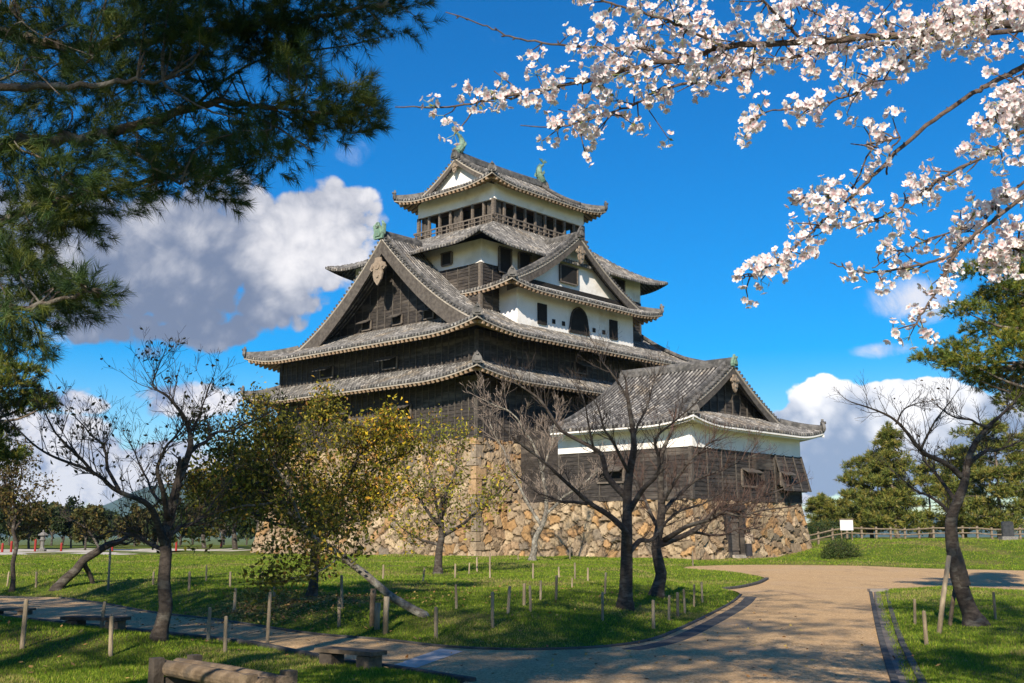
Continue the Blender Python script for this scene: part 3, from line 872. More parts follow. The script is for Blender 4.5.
def build_dormer(uD, half, vE, back):
    # roof frame: x runs inwards (0 = middle), so the front eave sits at x=-A
    A, B = back, half
    undo = with_frame(turned(uD, vE + A))
    D = B; r = 1.25; G = A - r
    zf = lambda t: 5.15 * (.58 * t + .42 * t * t)
    z0 = 18.62
    rf = Roof(0, 0, A, B, z0, zf, .42, .42, D, D)
    mb = MB()
    xback = -A + 7.2
    for sd, s_ in (('S', 1), ('N', -1)):
        lo, hi = (-G, xback) if s_ > 0 else (-xback, G)
        rf.tiles(mb, sd, lo, hi, lambda a: D)
        lo, hi = (-A, -G) if s_ > 0 else (G, A)
        rf.tiles(mb, sd, lo, hi, lambda a: A - abs(a))
    rf.tiles(mb, 'W', -B, B, lambda a: min(r + .35, B - abs(a)))
    o = mb.build('dormer_roof', TILE, keep, uvs=True)
    rf.eave(o, [('W', -B, B), ('S', -A, xback), ('N', -xback, A)], 2.0)
    rf.hip(o, 'S', -1, .01, r / D * 1.1); rf.hip(o, 'N', 1, .01, r / D * 1.1)
    zb = z0 + zf((r + .55) / D) - .03
    po = gable(o, rf, -1, G, D, .75, zb, board_w=.6)
    gw = gable_fill(o, clip_low(po, zb), (-1, 0), PLASTER, 'gable_wall', False, zb)
    flap_window(gw, (-G + .75, .55), (-1, 0), zb + .95, 2.0, 1.25, .1, out=.1)
    gegyo(o, (-G - .05, 0, z0 + zf(1) - .75), (-1, 0), 1.25)
    zr = z0 + zf(1)
    rm = MB(); sweep(rm, K(np.array([(x, 0, zr - .05 + .10 * ((x + G) / -6)) for x in np.linspace(-G - .05, xback + .6, 6)])), .44, .5); rm.build('ridge', RIDGE, o)
    om = MB(); onigawara(om, K1(-G - .12, 0, zr), -EU, .8); om.build('ridge_end_tile', RIDGE, o)
    undo()
    # body of the dormer: white plaster, bell shaped window in the middle
    vW = 2.2; u0, u1 = uD - 6.8, uD + 6.8
    mb = MB(); mb.box(K1(uD, vW + 3, 17.6), 13.5, 5.8, 4.2, [EU, EV, EZ]); mb.build('inner_core', DARK, keep)
    for p, q in (((u0, 6), (u0, vW)), ((u0, vW), (u1, vW)), ((u1, vW), (u1, 6))):
        flat_wall(keep, p, q, 15.4, 19.3, PLASTER, 'plaster_wall', .03)
    for u in (u0 + 2.6, u1 - 2.6):
        w = MB(); w.box(K1(u, vW - .04, 17.25), .95, .2, 1.5, [EU, EV, EZ]); o2 = w.build('window', DARK, keep)
    bw = MB()
    out = []
    for x, z in ((-1.15, 0), (-1.02, .55), (-.92, 1.05), (-.82, 1.35), (-.62, 1.6), (-.35, 1.75), (0, 1.86)):
        out.append((x, z))
    out = out + [(-x, z) for x, z in out[::-1][1:]]
    bw.prism([K1(uD + x, vW + .02, 16.35 + z * 1.05) for x, z in out], KV(np.array([0, -.12, 0])))
    o2 = bw.build('bell_window', DARK, keep)
    bf = MB(); bf.tube([K1(uD + x * 1.03, vW - .10, 16.35 + z * 1.08) for x, z in out], .07, 5); bf.build('window_frame', BOARD, o2)
    for u in (u0 + 3.9, u0 + 5.0, u1 - 5.0, u1 - 3.8):
        w = MB(); w.box(K1(u, vW - .02, 16.9), .3, .16, .32, [EU, EV, EZ]); w.build('loophole', DARK, keep)
    w = MB(); w.box(K1(u0 + .02, vW + 1.7, 17.2), .16, .3, .32, [EU, EV, EZ]); w.build('loophole', DARK, keep)


build_keep()

# ------------------------------------------------------------------ entrance turret in front of the keep
turret = thing('entrance_turret', K1(8.2, -10, .4), 'low entrance turret with white plaster band, dark boards and tiled gable roof beside the keep', 'turret')


def build_turret():
    u0, u1, vS, vN = 1.9, 14.25, -14.67, -5.2
    zst = 3.66; zw = 6.55
    uC = (u0 + u1) / 2
    # stone base
    mb = MB(); b = .55
    stone_face(mb, (u0 - b, -1.0, .1), (u0 - b, vS - b, .1), (u0, -1.0, zst), (u0, vS, zst), 21, cell=(.64, .52))
    stone_face(mb, (u0 - b, vS - b, .1), (u1 + b, vS - b, .1), (u0, vS, zst), (u1, vS, zst), 27, cell=(.64, .52), hole=(3.40, 5.25, 3.3))
    stone_face(mb, (u1 + b, vS - b, .1), (u1 + b, 0, .1), (u1, vS, zst), (u1, 0, zst), 29)
    o = mb.build('stone_base', STONE, turret, colors=True)
    mb = MB(); mb.box(K1(uC, (vS + vN) / 2, (zst + 7.6) / 2), u1 - u0 - .5, vN - vS - .5, 7.6 - zst, [EU, EV, EZ]); mb.build('inner_core', DARK, turret)
    # doorway in the stone base
    ud0, ud1 = u0 - b + 3.40, u0 - b + 5.25
    zt = 3.35
    mb = MB()
    mb.box(K1((ud0 + ud1) / 2, vS + 2.2, 1.8), ud1 - ud0, .1, 3.4, [EU, EV, EZ]); mb.box(K1(ud0 - .04, vS + .9, 1.8), .1, 2.6, 3.4, [EU, EV, EZ]); mb.box(K1(ud1 + .04, vS + .9, 1.8), .1, 2.6, 3.4, [EU, EV, EZ]); mb.box(K1((ud0 + ud1) / 2, vS + .9, zt), ud1 - ud0 + .1, 2.6, .1, [EU, EV, EZ])
    dw = mb.build('doorway', DARK, turret)
    fr = MB()
    for u in (ud0 + .1, ud1 - .1): fr.bar(K1(u, vS - .42, .3), K1(u, vS - .30, 3.3), .26, .26, up=EU)
    fr.bar(K1(ud0 - .1, vS - .33, 3.25), K1(ud1 + .1, vS - .33, 3.25), .3, .34)
    fr.build('door_frame', BOARD, dw)
    dr = MB()
    for k in range(4): dr.box(K1(ud0 + .72 + k * .27, vS - .1, 1.75), .26, .07, 2.7, [EU, EV, EZ])
    dr.bar(K1(ud0 + .6, vS - .16, 2.5), K1(ud0 + 1.65, vS - .16, 2.5), .05, .14); dr.bar(K1(ud0 + .6, vS - .16, .9), K1(ud0 + 1.65, vS - .16, .9), .05, .14)
    dr.build('door', TIMBER, dw)
    st = MB()
    for k in range(2): st.box(K1((ud0 + ud1) / 2 + .2, vS - .75 + k * .35, .36 + k * .15), ud1 - ud0 - .5, .36, .16, [EU, EV, EZ], (.45, .40, .33))
    st.build('door_step', STONE, dw, colors=True)
    # boards, flared at the bottom on the right corner
    board_wall(turret, (u0, vN), (u0, vS), zst - .02, zw, flare=.06, bat=1.5)
    board_wall(turret, (u0, vS), (u1 - 3.2, vS), zst - .02, zw, flare=.06, bat=1.6)
    board_wall(turret, (u1 - 3.2, vS), (u1, vS), zst - .02, zw, bat=1.6)
    board_wall(turret, (u1, vS), (u1, vN), zst - .02, zw, bat=1.6)
    jb = board_wall(turret, (u1 - 3.3, vS - .06), (u1 + .06, vS - .06), 4.35, zw + .02, flare=.6, bat=1.15, name='stone_drop_chute')
    board_wall(turret, (u1 + .06, vS - .06), (u1 + .06, vS + 2), 4.35, zw + .02, flare=.6, bat=1.15, name='stone_drop_chute')
    cb = MB(); cb.bar(K1(u0 - .08, vS - .08, zst), K1(u0 - .02, vS - .02, zw), .2, .2, up=EU); cb.build('corner_board', BATTEN, turret)
    for p, q in (((u0, vN), (u0, vS)), ((u0, vS), (u1, vS)), ((u1, vS), (u1, vN))):
        flat_wall(turret, p, q, zw - .02, 8.2, PLASTER, 'plaster_wall', .09)
    flat_wall(turret, (u1, vN), (u0, vN), zst, 8.2, BOARD, 'board_wall')
    flap_window(turret, (u0, -9.2), (-1, 0), 4.75, 1.9, .8, .6)
    flap_window(turret, (u0 + 5.9, vS), (0, -1), 4.55, 1.6, .95, .6)
    flap_window(turret, (u0 + 9.6, vS - .35), (0, -1), 4.7, 1.2, .75, .5)
    bx = MB(); bx.box(K1(u0 + 7.3, vS - .16, 6.0), 1.7, .35, .9, [EU, EV, EZ]); bx.box(K1(u0 + 7.75, vS - .14, 5.0), .7, .3, 1.6, [EU, EV, EZ]); bx.build('board_hood', BOARD, turret)
    # linking bay up to the keep
    flat_wall(turret, (u0 + 2.0, -.3), (u0 + 2.0, vN), zst, 8.3, BOARD, 'link_wall')
    # roof
    A = 8.0; B = (15.82 - .74) / 2; vE = -15.67
    undo = with_frame(turned(8.28, vE + A))
    D = B; r = 2.0; G = A - r
    zf = lambda t: 4.05 * (.66 * t + .34 * t * t)
    z0 = 7.82
    rf = Roof(0, 0, A, B, z0, zf, .42, .45, D, D)
    xb = -A + 10.2
    mb = MB()
    for sd, s_ in (('S', 1), ('N', -1)):
        rf.tiles(mb, sd, *((-G, xb) if s_ > 0 else (-xb, G)), lambda a: D)
        rf.tiles(mb, sd, *((-A, -G) if s_ > 0 else (G, A)), lambda a: A - abs(a))
    rf.tiles(mb, 'W', -B, B, lambda a: min(r + .4, B - abs(a)))
    o = mb.build('gable_roof', TILE, turret, uvs=True)
    rf.eave(o, [('W', -B, B), ('S', -A, xb), ('N', -xb, A)], 1.1, plaster=True)
    rf.hip(o, 'S', -1, .01, r / D); rf.hip(o, 'N', 1, .01, r / D)
    zb = z0 + zf((r + .6) / D) - .03
    po = gable(o, rf, -1, G, D, .75, zb, board_w=.5)
    gable_fill(o, clip_low(po, zb), (-1, 0), BOARD, 'gable_wall', True, zb)
    gegyo(o, (-G - .05, 0, z0 + zf(1) - .6), (-1, 0), 1.0)
    zr = z0 + zf(1)
    rm = MB(); sweep(rm, K(np.array([(x, 0, zr - .05) for x in np.linspace(-G - .05, xb + .2, 5)])), .46, .55); rm.build('ridge', RIDGE, o)
    om = MB(); onigawara(om, K1(-G - .12, 0, zr), -EU, .62); om.build('ridge_end_tile', PATINA, o)
    vb = MB()
    for sd, s_ in (('S', xb), ('N', -xb)):
        pth = K(rf.pt(sd, np.full(16, s_), np.linspace(.02, D, 16), .06)); sweep(vb, pth, .3, .25)
    vb.build('verge_ridge', RIDGE, o)
    bk = po and None
    nb = MB(); dw_ = np.linspace(0, D, 12)
    nb.prism(K(np.array([rf.pt('S', xb - .3, d, -.12) for d in dw_] + [rf.pt('N', -xb + .3, d, -.12) for d in dw_[::-1]])), KV(np.array([-.15, 0, 0]))); nb.build('back_gable_wall', BOARD, o)
    undo()


build_turret()
# ------------------------------------------------------------------ ground, paths, kerbs
rng = np.random.RandomState(11)


def zbase(y): return np.interp(y, [40, 60], [0, .35])


def gpt(px, py):
    """point of the base ground seen at picture position px, py"""
    r = pray(px, py)
    for_t = (0 - EYE) / r[2]
    for _ in range(30): for_t = (float(zbase(r[1] * for_t)) - EYE) / r[2]
    return np.array([r[0] * for_t, r[1] * for_t])


PATH_PX = [(-60, 592), (0, 596), (74, 598), (105, 604), (153, 613.5), (208, 619), (246, 624.5), (280, 630), (315, 635), (353, 638), (391, 641),
           (440, 647.5), (502, 650.6), (565, 650), (615, 647), (652, 641), (677, 631), (712, 614), (734, 602), (742, 595), (736, 591), (724, 590),
           (742, 588.5), (761, 583), (768, 579.5), (762, 576.5), (745, 573.5), (720, 571), (684, 569.5), (684, 567), (700, 566), (740, 564.7), (859, 565.6), (918, 568.5),
           (1024, 570.6), (1180, 575), (1180, 598), (1024, 592), (948, 586.5), (886, 590), (872, 591), (882.5, 634.5), (894.5, 670), (900, 683), (925, 770), (940, 830),
           (330, 830), (400, 700), (473, 682), (446, 677.6), (413, 672), (386, 668), (342, 662.6), (309, 656), (263, 646), (235, 642), (191, 637), (126, 630), (66, 624), (0, 617), (-60, 614)]
PATH = np.array([gpt(*q) for q in PATH_PX])


def smooth_closed(P, n=2):
    for _ in range(n):
        Q = np.empty((2 * len(P), 2)); N = np.roll(P, -1, 0)
        Q[0::2] = .78 * P + .22 * N; Q[1::2] = .22 * P + .78 * N; P = Q
    return P


PATH = smooth_closed(PATH)


def sdist(X, Y, poly):
    """signed distance to the polygon, positive outside"""
    sh = X.shape; x, y = X.ravel(), Y.ravel()
    d2 = np.full(x.shape, 1e9); ins = np.zeros(x.shape, bool)
    a = poly; b = np.roll(poly, -1, 0)
    for (ax, ay), (bx, by) in zip(a, b):
        ex, ey = bx - ax, by - ay; L = ex * ex + ey * ey + 1e-12
        t = np.clip(((x - ax) * ex + (y - ay) * ey) / L, 0, 1)
        d2 = np.minimum(d2, (x - ax - t * ex) ** 2 + (y - ay - t * ey) ** 2)
        c = (ay > y) != (by > y)
        if c.any(): ins ^= c & (x < ex * (y - ay) / (ey if abs(ey) > 1e-12 else 1e-12) + ax)
    d = np.sqrt(d2); return np.where(ins, -d, d).reshape(sh)


def sst(x, a, b):
    t = np.clip((x - a) / (b - a), 0, 1); return t * t * (3 - 2 * t)


def ground_z(X, Y):
    X, Y = np.asarray(X, float), np.asarray(Y, float)
    s = sdist(X, Y, PATH)
    z = zbase(Y)
    isl = sst(X, 6.2, 4.5) * sst(Y, 14.5, 17) * sst(Y, 60, 46)          # the grass mound between the paths
    z = z + isl * .34 * sst(s, .1, 2.6)
    z = z + .05 * sst(s, .05, .5) * (1 - isl)
    # bank up to the fence on the right
    z = z + 1.0 * sst(Y, 53, 66) * sst(X, 15, 22) * sst(s, .2, 5)
    z = z + .06 * np.sin(X * .9 + 1.3) * np.sin(Y * .55) * sst(s, .6, 3) + .03 * np.sin(X * 2.3) * np.sin(Y * 1.9 + .5) * sst(s, .6, 2)
    # far right and left fall away beyond the yard
    z = z - 7 * sst(Y, 150, 240) * sst(np.abs(X - 5), 20, 60)
    z = z - .05 * sst(-s, -.12, .12)
    return z


def gz(x, y): return float(ground_z(np.array([x]), np.array([y]))[0])


def gfind(px, py):
    """point on the real ground seen at picture position px, py"""
    r = pray(px, py); ts = np.linspace(8, 120, 1500) / r[1]
    P = np.array([0, 0, EYE]) + ts[:, None] * r
    h = P[:, 2] - ground_z(P[:, 0], P[:, 1])
    k = np.argmax(h < 0) if (h < 0).any() else len(h) - 1
    return P[max(k, 0)]


def ground_material():
    m = bpy.data.materials.new('grass_ground'); m.use_nodes = True
    T = NT(m.node_tree); b = T.n['Principled BSDF']
    pos = T.new('ShaderNodeNewGeometry').outputs['Position']
    c = T.ramp(T.noise(pos, 1.1, 6, 0.65), [(.30, (.062, .11, .012)), (.5, (.115, .165, .018)), (.7, (.22, .235, .035))])
    c = T.mix(T.mr(T.noise(pos, .23, 5, .6), .50, .64, 0, .8), c, (.22, .175, .065, 1))
    c = T.mix(T.mr(T.noise(pos, 16, 4, .7), .35, .65, .55, 0), c, (.03, .04, .01, 1))
    T.l.new(c, b.inputs['Base Color']); b.inputs['Roughness'].default_value = .95; b.inputs['Specular IOR Level'].default_value = .1
    bn = T.new('ShaderNodeBump'); bn.inputs['Strength'].default_value = .8; bn.inputs['Distance'].default_value = .06
    T.l.new(T.noise(pos, 22, 5, .7), bn.inputs['Height']); T.l.new(bn.outputs[0], b.inputs['Normal'])
    return m


def path_material():
    m = bpy.data.materials.new('resin_gravel'); m.use_nodes = True
    T = NT(m.node_tree); b = T.n['Principled BSDF']
    pos = T.new('ShaderNodeNewGeometry').outputs['Position']
    v = T.new('ShaderNodeTexVoronoi'); v.inputs['Scale'].default_value = 46; T.l.new(pos, v.inputs['Vector'])
    g = T.ramp(T.sep(v.outputs['Color'])[0], [(0, (.30, .185, .075)), (.5, (.53, .35, .175)), (1, (.71, .51, .29))])
    c = T.mix(T.mr(T.noise(pos, .8, 6, .6), .35, .65, 0, .45), g, (.45, .29, .145, 1))
    c = T.mix(T.mr(T.noise(pos, .25, 4, .6), .5, .7, 0, .35), c, (.47, .35, .25, 1))
    st = T.vm('MULTIPLY', pos, (1.6, .22, 1.0))
    c = T.mix(T.mr(T.noise(st, .9, 6, .65, .4), .52, .72, 0, .40), c, (.20, .135, .085, 1))
    T.l.new(c, b.inputs['Base Color']); b.inputs['Roughness'].default_value = .9; b.inputs['Specular IOR Level'].default_value = .2
    bn = T.new('ShaderNodeBump'); bn.inputs['Strength'].default_value = .7; bn.inputs['Distance'].default_value = .02
    T.l.new(v.outputs['Distance'], bn.inputs['Height']); T.l.new(bn.outputs[0], b.inputs['Normal'])
    return m


GRASS = ground_material(); PATHM = path_material()


def axis(parts):
    out = [np.arange(a, b, st) for a, b, st in parts]; return np.concatenate(out + [[parts[-1][1]]])


def build_ground():
    xs = axis([(-4000, -400, 400), (-400, -100, 25), (-100, -30, 3), (-30, -14, .8), (-14, 22, .3), (22, 40, .8), (40, 100, 3), (100, 400, 25), (400, 4000, 400)])
    ys = axis([(-60, 0, 6), (0, 9, 1.5), (9, 40, .25), (40, 60, .4), (60, 100, 1.0), (100, 300, 10), (300, 1500, 80), (1500, 6000, 500)])
    X, Y = np.meshgrid(xs, ys, indexing='ij')
    Z = ground_z(X, Y)
    P = np.stack([X, Y, Z], -1); a, b = X.shape; I = np.arange(a * b).reshape(a, b)
    q = np.stack([I[:-1, :-1], I[1:, :-1], I[1:, 1:], I[:-1, 1:]], -1).reshape(-1, 4)
    tag(mesh_obj('ground', P.reshape(-1, 3), [q], GRASS, smooth=True), kind='structure')
    # path sheet
    bm = bmesh.new(); vs = [bm.verts.new((x, y, 0)) for x, y in PATH]; bm.faces.new(vs)
    for yy in (40, 60): bmesh.ops.bisect_plane(bm, geom=bm.verts[:] + bm.edges[:] + bm.faces[:], plane_co=(0, yy, 0), plane_no=(0, 1, 0))
    for v in bm.verts: v.co.z = float(zbase(v.co.y)) + .004
    bmesh.ops.triangulate(bm, faces=bm.faces[:])
    me = bpy.data.meshes.new('path'); bm.to_mesh(me); bm.free(); me.materials.append(PATHM)
    if me.polygons[0].normal.z < 0: me.flip_normals()
    o = bpy.data.objects.new('path', me); COL.objects.link(o); tag(o, kind='structure')
    # paving strip across the path
    mb = MB(); q = [gpt(*p) for p in ((389, 667), (409, 671), (463, 651.8), (441, 649))]
    mb.add([(x, y, .009) for x, y in q], [(0, 1, 2, 3)]); tag(mb.build('paving_strip', mat('concrete', (.42, .39, .36), (.52, .49, .45), 3, .85, bump=.3, bscale=20)), kind='structure')
    # kerbs: dark stone edging along the mound, double kerb with gutter on the right
    kd = mat('dark_kerb_stone', (.045, .043, .04), (.10, .095, .085), 3, .85, bump=.4, bscale=15)
    kl = mat('kerb_stone', (.17, .15, .13), (.28, .25, .21), 2.5, .85, bump=.4, bscale=15)
    kg = mat('gutter_stone', (.10, .088, .075), (.19, .165, .14), 2.0, .85, bump=.4, bscale=12)
    def kerb(name, pts, w, h, m, shift=0.0, sink=.05):
        P = np.array([gpt(*p) for p in pts])
        for _ in range(2):
            Q = [P[0]]
            for a_, b_ in zip(P[:-1], P[1:]): Q += [.75 * a_ + .25 * b_, .25 * a_ + .75 * b_]
            P = np.array(Q + [P[-1]])
        T_ = np.gradient(P, axis=0); T_ /= np.linalg.norm(T_, axis=1, keepdims=True)
        N_ = np.stack([T_[:, 1], -T_[:, 0]], 1)
        P = P + N_ * shift
        z = zbase(P[:, 1])
        mb = MB()
        pr = [(-.5, -sink), (-.5, h - .015), (-.42, h), (.42, h), (.5, h - .015), (.5, -sink)]
        G = np.stack([np.column_stack([P + N_ * (x * w), z + zz]) for x, zz in pr], 1)
        mb.grid(G)
        for k in (0, -1): mb.add(G[k], [tuple(range(6))[::-1] if k else tuple(range(6))])
        return tag(mb.build(name, m), kind='structure')
    isl = [(60, 598), (105, 604), (153, 613.5), (208, 619), (246, 624.5), (280, 630), (315, 635), (353, 638), (391, 641), (440, 647.5), (502, 650.6), (565, 650), (615, 647), (652, 641), (677, 631), (712, 614), (734, 602), (741, 595)]
    kerb('kerb', isl, .07, .035, kd)
    kerb('gutter', [(618, 649), (654, 643), (679, 633), (714, 616), (736, 604), (743, 597)], .34, .012, kd, .22)
    kerb('kerb', [(724, 590), (742, 588), (761, 583), (767, 579.5)], .14, .08, kd)
    kerb('kerb', [(872, 591), (882.5, 634.5), (894.5, 670), (900, 683), (925, 770)], .10, .03, kd, .05)
    kerb('gutter', [(878, 590.5), (890, 634.5), (905, 670), (911, 683), (943, 770)], .30, .012, kg)
    kerb('kerb', [(886, 590), (897, 634), (915, 670), (922, 683), (962, 770)], .10, .05, kd)
    kerb('kerb', [(0, 617), (66, 624), (126, 630), (191, 637), (235, 642), (263, 646), (309, 656), (342, 662.6), (386, 668), (413, 672), (446, 677.6), (473, 682)], .10, .05, kd)
    mb = MB()
    g = gpt(878, 592); mb.box((g[0], g[1], .05), .55, .3, .09); tag(mb.build('drain_cover', kl), kind='structure')
    # rolling hills far away on the left
    hx = np.linspace(-5200, 4200, 150); rs = np.random.RandomState(4)
    prof = 150 + 120 * np.sin(hx / 900 + 2.2) + 60 * np.sin(hx / 310) + 25 * np.sin(hx / 120 + 1); prof = np.maximum(np.clip(prof, 30, None) * sst(-hx, -900, 900), 95 + 22 * np.sin(hx / 260) + 10 * np.sin(hx / 90))
    G = np.stack([np.stack([hx, 5200 - 900 * (1 - w) + 0 * hx, -30 + prof * math.sin(w * math.pi / 2) * (1 + .06 * np.sin(hx / 70 + w * 9))], -1) for w in np.linspace(0, 1, 8)], 1)
    G = np.concatenate([G, np.stack([hx, 5200 + 900 + 0 * hx, -30 + 0 * hx], -1)[:, None]], 1)
    mb = MB(); mb.grid(G, flip=False); tag(mb.build('hills', mat('hill_forest', (.03, .055, .02), (.05, .08, .03), .01), smooth=True), kind='structure')


build_ground()


def grass_blades():
    """short mown grass as separate blades near the viewer"""
    rs = np.random.RandomState(2)
    N = 700000
    y = 11.5 + (74 - 11.5) * rs.rand(N) ** 2.1
    x = (rs.rand(N) * 1.1 - .55) * y * .98
    s = sdist(x, y, PATH)
    uv_ = np.stack([x - P0[0], y - P0[1]], 1); uu, vv = uv_ @ CU[:2], uv_ @ CV_[:2]
    k = (s > .07) & ~((uu > -1.2) & (vv > -1.2)) & ~((uu > 1.4) & (vv > -15.1) & (uu < 14.7)); x, y = x[k], y[k]
    z = ground_z(x, y)
    n = len(x); patch = np.sin(x * 1.7 + np.sin(y * 1.1)) * np.sin(y * 1.3 + x * .4)
    h = (.022 + .030 * rs.rand(n)) * (1 + .3 * patch) * np.interp(y, [11, 46, 74], [.9, 1.4, 1.7]); w = .0055 * np.interp(y, [11, 20, 46, 74], [1, 1.3, 2.8, 5.0])
    th = rs.rand(n) * 2 * math.pi; lean = rs.normal(0, .5, (n, 2)) * h[:, None]
    dx, dy = np.cos(th) * w, np.sin(th) * w
    V = np.stack([np.stack([x - dx, y - dy, z - .01], -1), np.stack([x + dx, y + dy, z - .01], -1), np.stack([x + lean[:, 0], y + lean[:, 1], z + h], -1)], 1)
    base = np.array([(.14, .235, .018), (.22, .31, .026), (.33, .385, .04), (.095, .17, .014), (.36, .31, .11)])
    ci = rs.choice(5, n, p=[.33, .3, .16, .16, .05])
    dry = ((np.sin(x * .55 + 2 + np.sin(y * .9)) * np.sin(y * .42 + .7 + .6 * np.sin(x * 1.3)) > .45) & (rs.rand(n) < .5)) | ((np.hypot(x - gfind(300, 603)[0], y - gfind(300, 603)[1]) < 2.2) & (rs.rand(n) < .6)); ci[dry] = 4
    C_ = np.repeat(base[ci] * rs.uniform(.8, 1.2, (n, 1)), 3, 0)
    m = mat('grass_blade', (1, 1, 1), (.85, .85, .85), 2, .7, tint=True, spec=.2, transl=(.35, (1, 1, .6)))
    o = mesh_obj('grass', V.reshape(-1, 3), [np.arange(3 * n).reshape(-1, 3)], m, col=C_)
    tag(o, 'short mown green grass growing on the lawns beside the path', 'grass', kind='stuff')
    # fallen leaves: on the mound under the leafy trees
    n = 3400; g = gfind(300, 603)
    x = np.concatenate([rs.normal(g[0], 1.2, n // 4 * 3), rs.uniform(-9, 6, n // 4)]); y = np.concatenate([rs.normal(g[1], 1.3, n // 4 * 3), rs.uniform(13, 32, n // 4)])
    z = ground_z(x, y) + np.interp(sdist(x, y, PATH), [-.1, .1], [.062, .05])
    L = rs.uniform(.02, .045, n); th = rs.rand(n) * 6.3
    a = np.stack([np.cos(th), np.sin(th), rs.normal(0, .35, n)], -1) * L[:, None]; b = np.stack([-np.sin(th), np.cos(th), rs.normal(0, .35, n)], -1) * L[:, None] * .55
    c = np.stack([x, y, z], -1)
    V = np.stack([c - a, c - b, c + a, c + b], 1).reshape(-1, 3)
    pal = np.array([(.30, .15, .05), (.38, .22, .07), (.20, .10, .045), (.42, .30, .08)])
    C_ = np.repeat(pal[rs.randint(0, 4, n)], 4, 0)
    o = mesh_obj('fallen_leaves', V, [np.arange(4 * n).reshape(-1, 4)], mat('dry_leaf', (1, 1, 1), None, 1, .8, tint=True), col=C_)
    tag(o, 'brown fallen leaves scattered on the grass and path', 'fallen leaves', kind='stuff')


grass_blades()
# ------------------------------------------------------------------ trees
BARK_CHERRY = mat('cherry_bark', (.034, .027, .022), (.082, .067, .055), 9, .9, bump=.8, bscale=30, stretch=(1, 1, 2.2), c3=(.13, .118, .098), s3=3.2)
BARK_PALE = mat('lichen_bark', (.10, .088, .072), (.24, .22, .18), 12, .9, bump=.8, bscale=30, c3=(.33, .32, .27), s3=5)
BARK_PINE = mat('pine_bark', (.09, .065, .048), (.20, .165, .13), 14, .9, bump=.8, bscale=35, c3=(.27, .25, .21), s3=6)
TWIG_RED = mat('reddish_twigs', (.055, .033, .026), (.10, .062, .048), 5, .8)
TWIG_GREY = mat('grey_twigs', (.030, .023, .019), (.065, .052, .043), 5, .8)
LEAF = mat('leaf', (1, 1, 1), (.82, .82, .82), 3, .6, tint=True, spec=.3, transl=(.35, (1.0, 1.0, .55)))
NEEDLE = mat('pine_needles', (1, 1, 1), (.8, .8, .8), 3, .55, tint=True, spec=.3, transl=(.18, (1, 1, .6)))


def unit(v): v = np.asarray(v, float); return v / (np.linalg.norm(v) + 1e-12)


def spline(P, n):
    """Catmull-Rom through P, n samples"""
    P = np.asarray(P, float)
    if len(P) == 2: return P[0] + (P[1] - P[0]) * np.linspace(0, 1, n)[:, None]
    Q = np.concatenate([[2 * P[0] - P[1]], P, [2 * P[-1] - P[-2]]])
    t = np.linspace(0, len(P) - 1 - 1e-6, n); i = t.astype(int); f = (t - i)[:, None]
    a, b, c, d = Q[i], Q[i + 1], Q[i + 2], Q[i + 3]
    return .5 * (2 * b + (c - a) * f + (2 * a - 5 * b + 4 * c - d) * f ** 2 + (3 * b - a - 3 * c + d) * f ** 3)


def grow(mb, rs, p, d, L, r, lev, tips, up=.12, kids=(5, 4, 3), ang=(.5, 1.05), ratio=(.42, .75), wander=.13, rmin=.0035):
    n = 6 if lev > 0 else 4
    P = [np.array(p, float)]; dirs = []
    for i in range(n):
        d = unit(d + rs.normal(0, wander, 3) * .6 + np.array([0, 0, up * .5])); dirs.append(d); P.append(P[-1] + d * L / n)
    P = np.array(P); rad = np.linspace(r, max(r * .35, rmin), n + 1)
    mb.tube(P, rad, 5 if r > .02 else 3, caps=False)
    if lev == 0:
        tips.append(P); return
    for k in range(kids[lev % len(kids)] if lev < len(kids) else kids[-1]):
        t = rs.uniform(.22, 1.0); i = min(int(t * n), n - 1)
        q = P[i] + (P[i + 1] - P[i]) * (t * n - i)
        a = rs.uniform(*ang); ax = unit(np.cross(dirs[i], rs.normal(0, 1, 3)))
        nd = unit(dirs[i] * math.cos(a) + ax * math.sin(a) + np.array([0, 0, up]))
        grow(mb, rs, q, nd, L * rs.uniform(*ratio) * (1.1 - .35 * t), max(rad[i] * .62, rmin), lev - 1, tips, up, kids, ang, ratio, wander, rmin)


def limbs_from_pixels(base_depth, limbs, rs):
    """limbs: list of (pixel polyline [(x, y, dy)], radius at start in px, at end)"""
    out = []
    for pts, r0, r1 in limbs:
        P = np.array([at(q[0], q[1], base_depth + (q[2] if len(q) > 2 else 0)) for q in pts])
        n = max(8, int(len(pts) * 5)); S_ = spline(P, n)
        L = np.linalg.norm(S_[-1] - S_[0]); k = np.linspace(0, 1, n)
        S_ = S_ + np.stack([np.interp(k, np.linspace(0, 1, 7), np.concatenate([[0], rs.normal(0, .012, 5), [0]])) * L for _ in range(3)], -1)
        s = base_depth / 1130.0 * .86
        out.append((S_, (r1 + (r0 - r1) * (1 - k) ** (1.0 if not out else 1.35)) * s))
    return out


